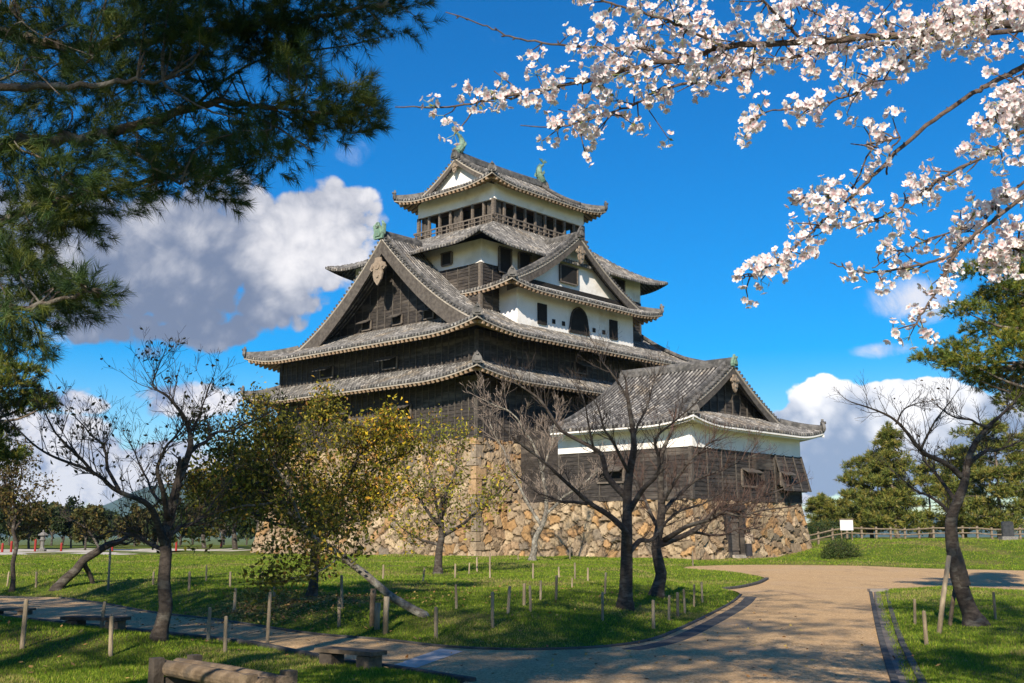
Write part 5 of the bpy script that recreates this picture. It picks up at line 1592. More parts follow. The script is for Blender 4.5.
# ---- cherry in blossom on the right: trunk just outside the picture, boughs full of flowers
def blossom_cherry():
    rs = np.random.RandomState(77)
    D = 4.0
    bx, by = 4.3, 4.6
    t = thing('blossoming_cherry_tree', (bx, by, gz(bx, by)), 'cherry tree in white blossom hanging into the top right of the view', 'tree')
    mb = MB()
    tr = spline([(bx, by, -.1), (bx - .1, by, 1.0), (bx + .05, by - .05, 2.2), (bx - .25, by, 3.3), (bx - .5, by, 4.2), (bx - .6, by - .1, 5.0)], 16); mb.tube(tr, np.linspace(.19, .06, 16), 10)
    class AboveView(MB):
        def add(s, V, F, *a, **k):
            V = np.asarray(V)
            if (V[:, 2] > EYE + .15 + np.maximum(V[:, 1], 0) * .54).all(): MB.add(s, V, F, *a, **k)
    tips = []; cr = AboveView()
    for k in range(15):     # the upper crown, above the view
        p0 = tr[12 + k % 4]; e = np.array([rs.uniform(-1.2, 5.2), rs.uniform(4.1, 6.6), rs.uniform(5.1, 7.4)])
        grow(cr, rs, p0, unit(e - p0), np.linalg.norm(e - p0), .035, 2, tips, .03, (5, 5, 4), rmin=.003)
    tips = [q for q in tips if (q[:, 2] > EYE + .45 + q[:, 1] * .54).all()]
    cr.build('branches', BARK_CHERRY, t)
    V, F, C_ = leaves_at(rs, tips, 34000, .07, .08, [(.88, .85, .86), (.86, .78, .80)]); mesh_obj('crown', V, [F], LEAF, t, col=C_)
    mb.build('trunk', BARK_CHERRY, t, smooth=True)
    B = [
        ([(1100, 18, .3), (1024, 25, .2), (975, 24, .1), (930, 33, 0), (860, 38, 0), (800, 42, 0), (720, 48, 0), (690, 58, 0), (640, 66, 0), (600, 78, 0), (560, 86, 0), (500, 97, 0), (450, 107, 0), (395, 107, 0)], .024, .0022, 1.0, (.02, .93)),
        ([(1100, 30, .6), (1024, 30, .4), (940, 38, .3), (880, 44, .3), (820, 52, .3), (770, 62, .3), (720, 78, .3), (667, 87, .3), (638, 103, .3), (609, 113, .3), (564, 126, .3), (551, 126, .3)], .016, .002, 1.0, (.05, .95)),
        ([(1024, 66, .1), (990, 84, .1), (966, 98, .1), (921, 130, .1), (875, 174, .1), (855, 194, .1), (824, 221, .1), (800, 242, .1), (767, 269, .1), (742, 279, .1)], .015, .002, .62, (.55, .98)),
        ([(1024, 131, -.2), (996, 150, -.2), (943, 177, -.2), (925, 191, -.2), (886, 215, -.2), (850, 228, -.2)], .011, .002, .5, (.05, .95)),
        ([(1024, 197, 0), (981, 230, 0), (954, 254, 0), (943, 278, 0), (925, 310, 0), (914, 328, 0)], .012, .0025, .22, (.3, .97)),
        ([(954, 254, 0), (928, 263, 0), (880, 272, 0), (850, 270, 0), (830, 262, 0)], .006, .002, .5, (.25, .9)),
        ([(1024, 181, .2), (996, 206, .2), (978, 224, .2), (940, 236, .2), (898, 254, .2), (872, 268, .2)], .008, .002, .45, (.1, .95)),
        ([(690, 58, 0), (660, 50, .1), (616, 48, .1), (570, 46, .1), (519, 39, .1), (487, 26, .1), (447, 12, .1)], .007, .002, .7, (.05, .62)),
        ([(1024, 10, -.1), (975, 19, -.1), (940, 22, -.1), (905, 34, -.1)], .010, .004, 1.1, (.05, 1)),
        ([(798, 36, 0), (780, 18, -.1), (760, -2, -.2), (735, -30, -.3)], .007, .004, .9, (.1, .9)),
        ([(740, 46, 0), (717, 43, .1), (700, 28, .1), (680, 5, .2), (660, -20, .3)], .007, .004, .9, (.1, .9)),
        ([(860, 38, 0), (830, 20, .2), (800, 5, .3), (780, -20, .4)], .006, .003, 1.0, (.1, .9)),
        ([(720, 48, 0), (690, 30, -.2), (650, 15, -.3), (600, 0, -.3), (570, -15, -.3)], .006, .003, 1.0, (.05, .9)),
        ([(930, 40, .1), (905, 60, 0), (875, 78, -.1), (850, 95, -.1), (815, 105, -.1), (765, 112, -.1), (745, 128, -.1)], .006, .002, 1.1, (.05, .98)),
        ([(886, 174, .1), (890, 150, 0), (900, 138, 0), (880, 142, 0), (862, 145, 0)], .004, .002, .9, (.5, .98)),
        ([(1040, 60, -.2), (1010, 85, -.2), (1000, 110, -.2), (975, 130, -.2)], .005, .002, .35, (.3, .9)),
        ([(880, 142, .1), (868, 155, .1), (850, 190, .2), (815, 195, .2), (790, 205, .2)], .004, .002, .9, (.5, .98)),
        ([(1060, 100, .1), (1024, 108, .1), (1005, 112, .1)], .005, .002, .8, (.3, .95)),
        ([(1040, 255, .1), (1010, 248, .1), (985, 256, .1)], .005, .002, .8, (.3, .98)),
    ]
    wood = []
    bark = mat('blossom_bark', (.085, .060, .048), (.17, .125, .10), 30, .8, bump=.6, bscale=90)
    petal = mat('petal', (1, 1, 1), None, 3, .55, tint=True, spec=.2, transl=(.45, (1, .97, .95)))
    for bi, (pts, r0, r1, dens, (f0, f1)) in enumerate(B):
        P = [at(x, y, D + dy) for x, y, dy in pts]
        if pts[0][0] > 1000:
            z = P[0][2]; k = np.argmin(np.abs(tr[:, 2] - (z - .3))); P = joined(tr[k], P)
        n = len(P) * 6; S_ = spline(P, n) + rs.normal(0, .0025, (n, 3))
        bm_ = MB(); bm_.tube(S_, np.linspace(r0, r1, n), 7)
        cl = []     # cluster centres
        L = np.linalg.norm(S_[1:] - S_[:-1], axis=1).sum(); vis0 = 4 / len(P) if pts[0][0] > 1000 else 0
        # little spurs and side twigs carrying the flowers
        m = int(L * (25 if pts[0][1] < 60 and pts[-1][0] != 914 else 19) * dens) + 3
        for _ in range(m):
            f = vis0 + (1 - vis0) * rs.uniform(f0, f1); j = min(int(f * (n - 1)), n - 2)
            d = unit(unit(S_[j + 1] - S_[j]) * .5 + rs.normal(0, .7, 3) + np.array([0, 0, -.05])); l = rs.uniform(.015, .10) * (2.0 if bi < 2 and rs.rand() < .5 else 1)
            e = S_[j] + d * l; bm_.tube([S_[j], (S_[j] + e) / 2 + rs.normal(0, .004, 3), e], [.0032, .0026, .002], 4, caps=False); cl.append((e, d))
        # buds along the thin ends
        for _ in range(int(L * 14)):
            f = rs.uniform(.3, 1); j = min(int(f * (n - 1)), n - 2); d = unit(rs.normal(0, 1, 3) + unit(S_[j + 1] - S_[j]) * .5); bm_.tube([S_[j], S_[j] + d * .009, S_[j] + d * .017], [.002, .0034, .0012], 4)
        bo = bm_.build('bough', bark, t, smooth=True)
        V, F, C_ = [], [], []; nv = 0
        st = MB()
        for c, d in cl:
            if rs.rand() < .12: continue
            for _ in range(rs.randint(4, 9)):
                fd = unit(d * .5 + rs.normal(0, .8, 3) + np.array([0, -.25, -.15]))
                ctr = c + fd * rs.uniform(.022, .045) + rs.normal(0, .006, 3)
                if rs.rand() < .6: st.tube([c, ctr - fd * .004], [.0011, .0011], 3, caps=False, col=(.35, .42, .15))
                u = unit(np.cross(fd, rs.normal(0, 1, 3))); v = np.cross(fd, u); s = rs.uniform(.0145, .0195); cup = rs.uniform(.15, .75)
                pk = rs.rand(); base = np.array([.90, .88, .89]) if pk < .7 else np.array([.88, .80, .82]) if pk < .92 else np.array([.90, .90, .88])
                for k in range(5):
                    a = k * 2 * math.pi / 5 + rs.normal(0, .06); r1_ = u * math.cos(a) + v * math.sin(a); r2_ = -u * math.sin(a) + v * math.cos(a)
                    q = [ctr, ctr + r1_ * s * .55 - r2_ * s * .42 + fd * s * cup * .45, ctr + r1_ * s * .95 - r2_ * s * .20 + fd * s * cup, ctr + r1_ * s * .86 + fd * s * cup * .92, ctr + r1_ * s * .95 + r2_ * s * .20 + fd * s * cup, ctr + r1_ * s * .55 + r2_ * s * .42 + fd * s * cup * .45]
                    V += q; F.append(tuple(range(nv, nv + 6))); nv += 6
                    C_ += [base * [.92, .60, .64]] + [base] * 5
                for k in range(5):   # stamens
                    a = rs.rand() * 6.3; e = ctr + (u * math.cos(a) + v * math.sin(a)) * s * .33 + fd * s * .55
                    w = unit(np.cross(e - ctr, fd)) * .0009
                    V += [ctr - w, ctr + w, e]; F.append((nv, nv + 1, nv + 2)); nv += 3; C_ += [np.array([.75, .35, .38])] * 2 + [np.array([.80, .62, .25])]
            if rs.rand() < .3:      # a young leaf
                fd = unit(d + rs.normal(0, .5, 3)); u = unit(np.cross(fd, rs.normal(0, 1, 3))); l = rs.uniform(.015, .03)
                V += [c, c + fd * l * .5 + u * l * .22, c + fd * l, c + fd * l * .5 - u * l * .22]; F.append((nv, nv + 1, nv + 2, nv + 3)); nv += 4; C_ += [np.array([.22, .24, .06])] * 4
        if st.n: V = np.concatenate([np.array(V), np.concatenate(st.V)]); F = F + [tuple(i + nv for i in f) for f in st.F]; C_ = np.concatenate([np.array(C_), np.concatenate(st.C)])
        if len(F): mesh_obj('blossoms', V, F, petal, bo, col=np.array(C_))


blossom_cherry()

# ---- woods beyond the yard
HEDGE = 'pines behind the wooden fence'
for i, (px, D, top, lab, cr) in enumerate([
        (898, 88, 428, 'tall pointed pine tree behind the fence to the left of the bare cherry', .23),
        (872, 96, 455, 'broad olive pine tree beside the white notice board', .30),
        (930, 100, 462, 'shaded pine tree behind the bare cherry trunk', .30),
        (1000, 86, 424, 'large yellow green pine tree behind the dark stone slab', .30),
        (965, 92, 450, 'pine tree half hidden by the bare cherry crown', .28),
        (1040, 95, 430, 'pine tree cut by the right edge behind the fence', .30),
        (852, 110, 492, 'low pine tree behind the white notice board', .36),
        (824, 104, 497, 'small rounded pine tree beside the turret wall', .40)]):
    b = at(px, 535, D); z = gz(b[0], b[1]); H = at(px, top, D)[2] - z
    pine('pine_tree', lab, b[0], b[1], H, 300 + i, HEDGE, pal=[(.11, .145, .026), (.16, .185, .032), (.21, .215, .04), (.075, .105, .02), (.27, .23, .05)], cr=cr, dens=1.25, needle=.34, nw=.06, nn=8, shape='cone' if i == 0 else 'round', n_whorl=10 if H > 7 else 6, bare=.08)
LEFT = 'trees beyond the lawn on the left'
DG = [(.028, .05, .016), (.04, .065, .02), (.05, .075, .02), (.022, .04, .015)]
OL = [(.09, .10, .025), (.13, .12, .03), (.07, .08, .02), (.17, .12, .035)]
for i, (px, D, top, pal, lab) in enumerate([
        (30, 105, 505, OL, 'pale olive tree beyond the lawn behind the red posts'), (72, 112, 512, DG, 'dark round tree beyond the lawn left of the leaning trunk'),
        (98, 118, 514, DG, 'dark green tree beyond the lawn behind the leaning trunk'), (135, 125, 524, OL, 'low olive tree beyond the lawn left of the bare cherry'),
        (205, 110, 470, DG, 'dark tree beyond the lawn between the two nearest cherries'), (236, 100, 452, OL, 'tall olive tree beyond the lawn left of the castle base'), (258, 92, 448, DG, 'dark tree touching the left corner of the castle base'),
        (-10, 100, 492, DG, 'dark tree beyond the lawn cut by the left edge'), (180, 130, 520, DG, 'low dark tree far beyond the lawn behind the bare cherry'),
        (52, 135, 508, OL, 'olive tree far beyond the lawn above the stone lantern'), (118, 140, 516, DG, 'dark tree far beyond the lawn above the tip of the leaning trunk'), (158, 122, 522, DG, 'dark bushy tree right behind the nearest cherry trunk'),
        (222, 128, 500, DG, 'dark tree beyond the lawn a little left of the castle base'), (10, 140, 516, DG, 'dark tree beyond the lawn behind the thin young tree'), (86, 96, 520, OL, 'low olive shrub like tree beyond the lawn near the leaning trunk')]):
    b = at(px, 535, D); z = gz(b[0], b[1]); H = max(3.5, at(px, top, D)[2] - z)
    broadleaf('tree', lab, b[0], b[1], H, 400 + i, pal, LEFT, leaf=.46, n=5600, cr=.46)

rs_ = np.random.RandomState(19)
for i in range(13):     # the row that closes the view on the left
    px = -30 + i * 23 + rs_.uniform(-8, 8); D = rs_.uniform(140, 172); b = at(px, 535, D); z = gz(b[0], b[1])
    broadleaf('tree', 'dark tree in the far row that closes the view beyond the lawn', b[0], b[1], at(px, rs_.uniform(497, 514), D)[2] - z, 450 + i, [DG, DG, OL][i % 3], 'far row of dark trees on the left', leaf=.6, n=3600, cr=.5, trunk=.22)

# trees behind the viewer whose shade falls over the lawn and path
for i, (x, y, H, cr, bare) in enumerate([(-15, 5, 12, .30, .4), (-20, 14, 12, .28, .4), (-11.5, -5, 21, .20, .62), (-6.8, -9, 25, .16, .66), (1.2, -10, 25, .14, .70), (-17, -2, 22, .2, .6),
        (-10.5, 9.5, 13, .24, .45), (-13.5, 14, 13, .26, .4), (-12, 3.5, 17, .2, .58), (4.6, -1.0, 17.5, .17, .66), (-5.6, -9.5, 20, .17, .70)]):
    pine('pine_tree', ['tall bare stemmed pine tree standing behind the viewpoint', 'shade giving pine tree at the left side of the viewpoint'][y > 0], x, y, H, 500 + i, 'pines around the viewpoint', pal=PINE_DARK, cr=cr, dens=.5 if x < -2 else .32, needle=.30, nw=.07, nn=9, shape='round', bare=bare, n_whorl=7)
# ------------------------------------------------------------------ smaller things of the yard
STAKE = mat('weathered_stake', (.20, .155, .10), (.36, .295, .20), 7, .85, bump=.4, bscale=25, stretch=(1, 1, .3), c3=(.17, .14, .10), s3=2)
LOG = mat('old_log', (.11, .078, .048), (.23, .17, .11), 6, .85, bump=.5, bscale=25, c3=(.10, .08, .06), s3=2.5)
DARKWOOD = mat('dark_wood', (.035, .028, .022), (.08, .065, .052), 5, .8, bump=.4, bscale=20)  # plain darker brown tone for some legs, one bench and the trunk wrap
RED = mat('red_paint', (.24, .018, .014), (.30, .028, .02), 3, .5)
WHITE = mat('white_sign_paint', (.58, .59, .60), (.64, .64, .64), 2, .5)
GRANITE = mat('grey_granite', (.12, .115, .105), (.23, .22, .205), 14, .85, bump=.4, bscale=30)
SLAB = mat('dark_polished_slab', (.025, .027, .03), (.05, .052, .056), 6, .35)

ROW = 'wooden stakes standing in the grass'
STK = [  # x, top y, foot y, label
    (22, 601, 649, 'wooden stake on the near lawn at the left edge'),
    (101, 602.5, 630, 'wooden stake on the near lawn beside the low plank seat'),
    (110.5, 617.6, 657, 'pale wooden stake on the near lawn left of the forked bare cherry'),
    (208, 608.6, 641, 'grey stake at the path edge right of the nearest bare cherry'),
    (225, 617.6, 653, 'pale stake between the nearest bare cherry and the log bench'),
    (267, 594, 647, 'tallest pale stake at the edge of the left path'),
    (7, 572, 587, 'small stake behind the thin young tree at the far left'),
    (36, 572, 588, 'grey stake between the thin young tree and leaning black trunk'),
    (108, 549, 591, 'tall thin pole beside the leaning black trunk'),
    (153, 572, 585, 'dark stake seen just left of the nearest cherry trunk'),
    (189, 572, 591, 'grey stake on the lawn right behind the nearest cherry trunk'),
    (206, 566, 582, 'dark stake farther out behind the nearest cherry trunk'),
    (230, 572, 587, 'pale stake halfway between nearest cherry and leafy cherry'),
    (234, 589, 612, 'dark stake on the bank above the left path'),
    (262, 572, 584, 'small pale stake left of the leafy cherry trunk'),
    (274, 576, 598, 'dark stake on the bank close to the leafy cherry trunk'),
    (342, 576, 609, 'dark stake right of the leafy cherry trunk on the mound'),
    (339, 598, 627, 'mossy stake low on the bank below the leafy cherry'),
    (383, 565, 579, 'small stake behind the slanting pale trunk'),
    (423, 568, 582, 'small stake left of the little cherry under the castle corner'),
    (436, 608, 639, 'bright stake right beside the foot of the slanting trunk'),
    (456.5, 585, 609, 'dark stake on the mound below the little cherry'),
    (455, 564, 578, 'thin stake just right of the little cherry trunk'),
    (469, 563, 574, 'short stake farther right of the little cherry trunk'),
    (477, 557, 572, 'pale stake before the dressed corner stones'),
    (490, 553, 578, 'tall thin stake before the stone wall near its corner'),
    (492.5, 593, 628, 'large dark stake on the front of the mound'),
    (508, 587, 614, 'dark stake behind the large one on the front mound'),
    (524, 584, 606, 'dark stake, left one of a close pair on the mound'),
    (530.6, 586.5, 612, 'dark stake, right and nearer one of a close pair'),
    (540.6, 581, 600, 'dark stake right of the close pair on the mound'),
    (556, 576, 600, 'dark tall stake midway to the tall bare cherry'),
    (559, 567, 578, 'short stake farther back midway to the tall bare cherry'),
    (533, 564, 579, 'bright stake at the foot of the slim pale cherry'),
    (575, 563, 579, 'brightest stake on the lit grass before the wall'),
    (572, 578, 588, 'short dark stake under the brightest stake'),
    (588, 568, 581, 'pale short stake left of the tall bare cherry'),
    (605, 573, 595, 'dark stake close to the left side of the tall bare cherry'),
    (602.5, 593, 621, 'large grey stake before the foot of the tall bare cherry'),
    (570, 548, 559, 'tiny stake at the foot of the stone wall'),
    (518, 551, 560, 'tiny stake by the wall behind the slim pale cherry'),
    (693, 551, 566, 'dark stake by the far strip of path'),
    (653.5, 601, 629, 'first and nearest stake of the kerbside row'),
    (669, 596, 621, 'second stake of the kerbside row'),
    (678, 593, 617, 'third stake of the kerbside row'),
    (685, 590, 614, 'fourth stake of the kerbside row'),
    (694, 585, 607, 'fifth stake of the kerbside row'),
    (702.5, 582.5, 603, 'last and farthest stake of the kerbside row'),
    (915, 600, 625, 'farther stake of the pair beside the gutter on the right lawn'),
    (926.5, 612, 645, 'nearer stake of the pair beside the gutter on the right lawn'),
    (995.5, 593, 620, 'single stake right of the wrapped cherry trunk'),
]


def stakes():
    rs = np.random.RandomState(8)
    mb = MB()
    mb.lathe((0, 0, 0), [(.029, -.12), (.030, .0), (.029, .5), (.028, .93), (.026, .975), (.018, 1.0)], 9)
    proto = mb.build('wooden_stake', STAKE)
    for i, (x, y0, y1, lab) in enumerate(STK):
        o = proto if i == 0 else proto.copy()
        if i: COL.objects.link(o)
        g = gfind(x, y1); h = (y1 - y0) / 1130 * g[1]
        o.location = g; o.scale = (rs.uniform(.85, 1.15),) * 2 + (h,)
        o.rotation_euler = (rs.normal(0, .025), rs.normal(0, .03), rs.rand() * 6)
        tag(o, lab, 'stake', ROW)


stakes()


def props():
    g1 = gfind(938, 634); e1 = at(949, 556, at(950, 560, 20.3)[1]); mb = MB()
    for n, (a, b, r, lab) in enumerate([((938, 634), (949, 556), .045, 'long pale pole propping the wrapped cherry trunk'), ((949, 626), (955, 588), .04, 'short dark pole propping the wrapped cherry trunk')]):
        g = gfind(*a); e = at(*b, g[1] + .25); mb = MB(); mb.tube([g - [0, 0, .1], (g + e) / 2, e], [r, r, r * .9], 8)
        tag(mb.build('support_pole', [STAKE, LOG][n], smooth=True), lab, 'pole', 'poles propping leaning trees')
    for x, y0, y1, m, lab in ((372, 590, 627, LOG, 'brown post under the slanting trunk, farthest left'), (377, 604, 630, STAKE, 'short middle post under the slanting trunk'), (385.5, 598, 634, STAKE, 'pale post under the slanting trunk, nearest the path')):
        g = gfind(x, y1); mb = MB(); h = (y1 - y0) / 1130 * g[1]; mb.tube([g - [0, 0, .1], g + [.0, 0, h * .6], g + [.01, 0, h]], .05, 8)
        tag(mb.build('prop_post', m, smooth=True), lab, 'post', 'posts propping the slanting trunk')
    # rope wrapping round the right hand cherry
    tree = [o for o in bpy.data.objects if o.get('label', '').startswith('bare leaning cherry tree with thick wrapped')][0]
    Y = gfind(976, 626)[1]; P = spline([at(962.5, 586, Y), at(958.5, 569, Y), at(953, 549, Y)], 14)
    mb = MB(); mb.tube(P, np.linspace(.150, .128, 14) + .006 * (np.arange(14) % 2), 12)
    mb.build('trunk_wrap', DARKWOOD, tree)


props()


def log_bench():
    a = np.array([-3.55, 12.0, 0]); b = np.array([-2.16, 10.5, 0]); L = np.linalg.norm(b - a); d = (b - a) / L; s = np.array([-d[1], d[0], 0])
    t = thing('log_bench', (*((a + b) / 2)[:2], gz(*((a + b) / 2)[:2])), 'rough log bench with round log seat in the lower left corner', 'bench')
    z = gz(*((a + b) / 2)[:2]); up = np.array([0, 0, 1.0])
    for k, off in enumerate((-.10, .10)):
        mb = MB(); P = [a + s * off - d * .05 + up * (z + .30), (a + b) / 2 + s * off + up * (z + .305), b + s * off + d * .03 + up * (z + .30)]
        mb.tube(P, [.078, .084, .078], 14); mb.build('seat_log', LOG, t, smooth=False)
    for q, ss in ((a, 1), (b, -1)):
        for off in (-.21, .21):
            mb = MB(); c = q + d * ss * .10 + s * off + up * (z + .15); mb.box(c, .13, .11, .52, [d, s, up]); mb.build('leg', DARKWOOD if ss > 0 else LOG, t)
        mb = MB(); c = q + d * ss * .10 + up * (z + .16); mb.box(c, .09, .40, .10, [d, s, up]); mb.build('cross_rail', DARKWOOD if ss > 0 else LOG, t)


log_bench()


def plank_seat(px, lab, l, rot, w=.30, h=.21, wood=None):
    g = gfind(*px); t = thing('plank_bench', g, lab, 'bench', 'low plank benches on the near lawn')
    d = np.array([math.cos(rot), math.sin(rot), 0]); s = np.array([-d[1], d[0], 0]); up = np.array([0, 0, 1.0])
    mb = MB(); mb.box(g + up * (h - .025), l, w, .05, [d, s, up]); mb.build('seat', wood or LOG, t)
    for k in (-1, 1):
        mb = MB(); mb.box(g + d * k * l * .33 + up * (h / 2 - .055), .22, w * .8, h - .01, [d, s, up]); mb.build('leg', DARKWOOD if k < 0 else LOG, t)


plank_seat((350, 666), 'low weathered plank bench on two blocks beside the paving strip', 1.0, -.62)
plank_seat((95, 629), 'dark low plank bench on the near lawn behind the pale stake', 1.05, -.20, h=.19, wood=DARKWOOD)
plank_seat((10, 617), 'low bench at the path edge cut by the left border', 1.0, -.1, h=.19)


FENCE = mat('fence_wood', (.13, .10, .07), (.23, .185, .13), 6, .85)


def fence():
    Y = 72.0; t = thing('wooden_fence', (25, Y, gz(25, Y)), 'long low brown rail fence on top of the grass bank', 'fence')
    X = np.arange(18.6, 40.5, .92); Yc = Y + .05 * np.sin(X)
    for x, y in zip(X, Yc):
        mb = MB(); z = gz(x, y); mb.box((x, y, z + .38), .12, .12, .9); mb.build('fence_post', FENCE, t)
    for h, th in ((.70, .09), (.38, .08)):
        mb = MB()
        mb.tube([(x, y - .09, gz(x, y) + h) for x, y in zip(X, Yc)], th * .55, 6); mb.build('rail', FENCE, t)


fence()


def sign():
    c = at(847, 535, 70); x, y, z = c[0], c[1], gz(c[0], c[1])
    t = thing('notice_board', (x, y, z), 'white notice board on two legs in front of the fence', 'sign')
    mb = MB(); mb.box((x, y, z + .98), .80, .06, .66); mb.build('panel', WHITE, t)
    for k in (-1, 1):
        mb = MB(); mb.box((x + k * .33, y + .05, z + .4), .07, .05, 1.0); mb.build('leg', LOG, t)
    mb = MB(); mb.box((x, y, z + 1.33), .90, .16, .05); mb.build('cap', LOG, t)


sign()


def monument():
    c = at(1008, 535, 68); x, y, z = c[0], c[1], gz(c[0], c[1])
    t = thing('stone_monument', (x, y, z), 'dark upright stone slab on a pale base before the fence', 'monument')
    mb = MB(); mb.box((x, y, z + .08), .95, .6, .26); mb.build('plinth', GRANITE, t)
    mb = MB(); o = [(-.34, .2), (.34, .2), (.33, 1.0), (.28, 1.08), (.05, 1.12), (-.27, 1.09), (-.33, 1.0)]
    mb.prism([(x + a, y - .11, z + b) for a, b in o], np.array([0, .22, 0])); mb.build('slab', SLAB, t)


monument()


def bush(px, D, w, h, lab, seed, pal, leaf=.09, n=4200):
    rs = np.random.RandomState(seed); c = at(px, 535, D); x, y, z = c[0], c[1], gz(c[0], c[1])
    t = thing('bush', (x, y, z), lab, 'bush'); mb = MB(); tips = []
    for k in range(16):
        a = rs.rand() * 6.3; d = unit([math.cos(a), math.sin(a), rs.uniform(.3, 2.0)])
        grow(mb, rs, (x, y, z), d, h * rs.uniform(.6, .95), .025, 1, tips, .05, (5, 4))
    mb.build('stems', BARK_CHERRY, t)
    q = rs.normal(0, 1, (n, 3)); q /= np.linalg.norm(q, axis=1, keepdims=True); q *= rs.rand(n, 1) ** .3; q[:, 2] = np.abs(q[:, 2])
    lump = 1 + .16 * np.sin(q[:, :1] * 5 + 1) * np.sin(q[:, 1:2] * 4)
    V, F, C_ = leaves_at(rs, [np.array([x, y, z]) + q * lump * [w / 2, w / 2.4, h]], n, leaf, .05, pal); mesh_obj('foliage', V, [F], LEAF, t, col=C_)


bush(839, 60, 2.1, 1.0, 'rounded green bush on the grass bank right of the turret', 61, [(.05, .09, .02), (.08, .115, .025), (.035, .065, .018), (.11, .13, .03)])
bush(826, 92, 5.0, 1.6, 'low dark bush at the fence end beside the turret', 62, [(.05, .08, .02), (.03, .055, .016)], leaf=.16, n=2500)


def red_posts():
    mb = MB(); mb.lathe((0, 0, 0), [(.09, -.05), (.09, .62), (.08, .7), (.04, .74)], 10)
    proto = mb.build('red_post', RED)
    L = [(2, 553, 'red post at the left picture edge beyond the lawn'), (11, 552, 'red post just left of the thin young tree'), (35, 551, 'red post beside the stone lantern beyond the lawn'),
         (61, 552, 'red post above the foot of the leaning black trunk'), (112, 551, 'red post behind the tip of the leaning black trunk'),
         (176, 551, 'red post right of the nearest cherry trunk beyond the lawn'), (221, 548, 'farthest red post left of the castle base')]
    for i, (x, y, lab) in enumerate(L):
        o = proto if i == 0 else proto.copy()
        if i: COL.objects.link(o)
        o.location = gfind(x, y); o.scale = (1, 1, 1.0 + .12 * (i % 3)); tag(o, lab, 'post', 'red posts beyond the lawn')


red_posts()


def lantern():
    g = gfind(42, 551); x, y, z = g
    t = thing('stone_lantern', g, 'grey stone lantern beyond the lawn on the far left', 'lantern')
    mb = MB(); mb.lathe(g, [(.36, -.05), (.36, .12), (.2, .2), (.15, .3), (.15, .75), (.26, .85), (.26, .92)], 8); mb.build('pedestal', GRANITE, t)
    mb = MB(); mb.lathe(g + [0, 0, .92], [(.20, 0), (.20, .3)], 6); mb.build('light_box', GRANITE, t)
    mb = MB(); mb.lathe(g + [0, 0, 1.22], [(.42, 0), (.40, .06), (.14, .24), (.06, .26), (.08, .34), (.02, .44)], 6); mb.build('cap', GRANITE, t)


lantern()


def gravel_yard():
    mb = MB(); X = np.linspace(-52, -24, 15); Yv = np.linspace(76, 105, 12)
    G = np.array([[[x + 3 * math.sin(y * .2), y, gz(x, y) + .012] for y in Yv] for x in X]); mb.grid(G)
    tag(mb.build('gravel_yard', mat('pale_gravel', (.42, .38, .32), (.55, .50, .43), 1.5, .9)), kind='structure')


gravel_yard()


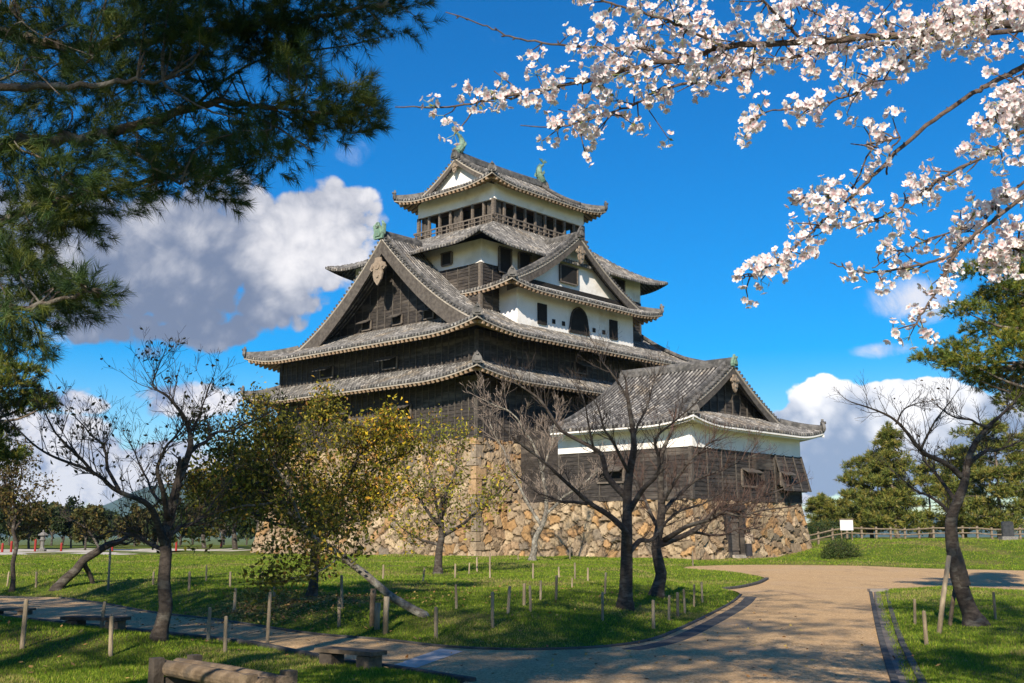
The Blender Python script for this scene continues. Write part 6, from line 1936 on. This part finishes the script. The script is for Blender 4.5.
def person():
    """visitor at the turret doorway, seen from behind, in a pale jacket and long dark skirt"""
    g = at(749.5, 559, 61.6); x, y = g[0], g[1]; z = gz(x, y)
    t = thing('person', (x, y, z), 'person in pale jacket and long dark skirt at the turret doorway', 'person')
    J = {'pelvis': (0, 0, .92), 'waist': (0, 0, 1.08), 'chest': (0, .01, 1.28), 'neck': (0, .01, 1.42), 'head0': (0, .02, 1.50), 'head1': (0, .015, 1.60),
         'shL': (-.17, .0, 1.37), 'elL': (-.21, .01, 1.12), 'wrL': (-.17, .10, .93), 'haL': (-.16, .13, .85), 'shR': (.17, 0, 1.37), 'elR': (.22, .0, 1.11), 'wrR': (.21, .06, .88), 'haR': (.20, .08, .80),
         'hiL': (-.09, 0, .88), 'knL': (-.10, .02, .48), 'anL': (-.10, -.02, .08), 'toL': (-.11, .12, .035), 'hiR': (.09, 0, .88), 'knR': (.09, -.02, .48), 'anR': (.09, -.07, .08), 'toR': (.10, .06, .035)}
    Rr = {'pelvis': .13, 'waist': .115, 'chest': .13, 'neck': .05, 'head0': .075, 'head1': .085, 'shL': .06, 'elL': .042, 'wrL': .03, 'haL': .035, 'shR': .06, 'elR': .042, 'wrR': .03, 'haR': .035,
          'hiL': .08, 'knL': .055, 'anL': .04, 'toL': .035, 'hiR': .08, 'knR': .055, 'anR': .04, 'toR': .035}
    E = [('pelvis', 'waist'), ('waist', 'chest'), ('chest', 'neck'), ('neck', 'head0'), ('head0', 'head1'), ('chest', 'shL'), ('shL', 'elL'), ('elL', 'wrL'), ('wrL', 'haL'), ('chest', 'shR'), ('shR', 'elR'), ('elR', 'wrR'), ('wrR', 'haR'),
         ('pelvis', 'hiL'), ('hiL', 'knL'), ('knL', 'anL'), ('anL', 'toL'), ('pelvis', 'hiR'), ('hiR', 'knR'), ('knR', 'anR'), ('anR', 'toR')]
    K_ = list(J); me = bpy.data.meshes.new('body'); me.from_pydata([J[k] for k in K_], [(K_.index(a), K_.index(b)) for a, b in E], [])
    me.materials.append(mat('skin', (.45, .29, .21), None, 2, .6))
    o = bpy.data.objects.new('body', me); COL.objects.link(o); o.parent = t
    o.modifiers.new('skin', 'SKIN'); o.modifiers.new('sub', 'SUBSURF').render_levels = 1
    for k, v in zip(K_, me.skin_vertices[0].data): v.radius = (Rr[k],) * 2; v.use_root = (k == 'pelvis')
    base = np.array([x, y, z])
    def loft(secs, n=14):
        mb = MB(); th = np.arange(n + 1) * 2 * math.pi / n
        mb.grid(np.array([[base + [a * math.cos(q), b * math.sin(q) + yo, zz] for q in th] for a, b, yo, zz in secs])); return mb
    loft([(.155, .13, 0, 1.0), (.175, .14, 0, .72), (.20, .16, 0, .40), (.22, .18, 0, .14)]).build('skirt', mat('dark_skirt', (.02, .02, .025), (.035, .035, .04), 4, .85), t, smooth=True)
    mb = loft([(.18, .14, 0, .86), (.165, .135, 0, 1.06), (.19, .145, 0, 1.26), (.20, .12, 0, 1.37), (.07, .07, .01, 1.45)])
    for s in ('L', 'R'):
        mb.tube([base + J['sh' + s], base + J['el' + s], base + J['wr' + s]], [.078, .062, .048], 9)
    mb.build('jacket', mat('pale_jacket', (.33, .26, .19), (.40, .32, .24), 5, .85), t, smooth=True)
    mb = MB(); mb.lathe(base + [0, .0, 1.44], [(.03, 0), (.075, .03), (.10, .10), (.105, .17), (.085, .225), (.03, .25)], 12); mb.build('hair', mat('dark_hair', (.012, .010, .009), None, 2, .5), t, smooth=True)
    t.scale = (.86, .9, .93)


person()


# ------------------------------------------------------------------ the air
def air():
    mb = MB(); x0, x1, y0, y1, z0, z1 = -5600, 4300, -80, 6300, -60, 330
    mb.box(((x0 + x1) / 2, (y0 + y1) / 2, (z0 + z1) / 2), x1 - x0, y1 - y0, z1 - z0)
    m = bpy.data.materials.new('haze'); m.use_nodes = True; T = NT(m.node_tree); T.n.clear()
    out = T.new('ShaderNodeOutputMaterial'); v = T.new('ShaderNodeVolumePrincipled')
    v.inputs['Color'].default_value = (.50, .74, 1.0, 1); v.inputs['Density'].default_value = 7.5e-5; v.inputs['Anisotropy'].default_value = .1
    T.l.new(v.outputs[0], out.inputs['Volume'])
    tag(mb.build('haze', m), kind='stuff')


air()
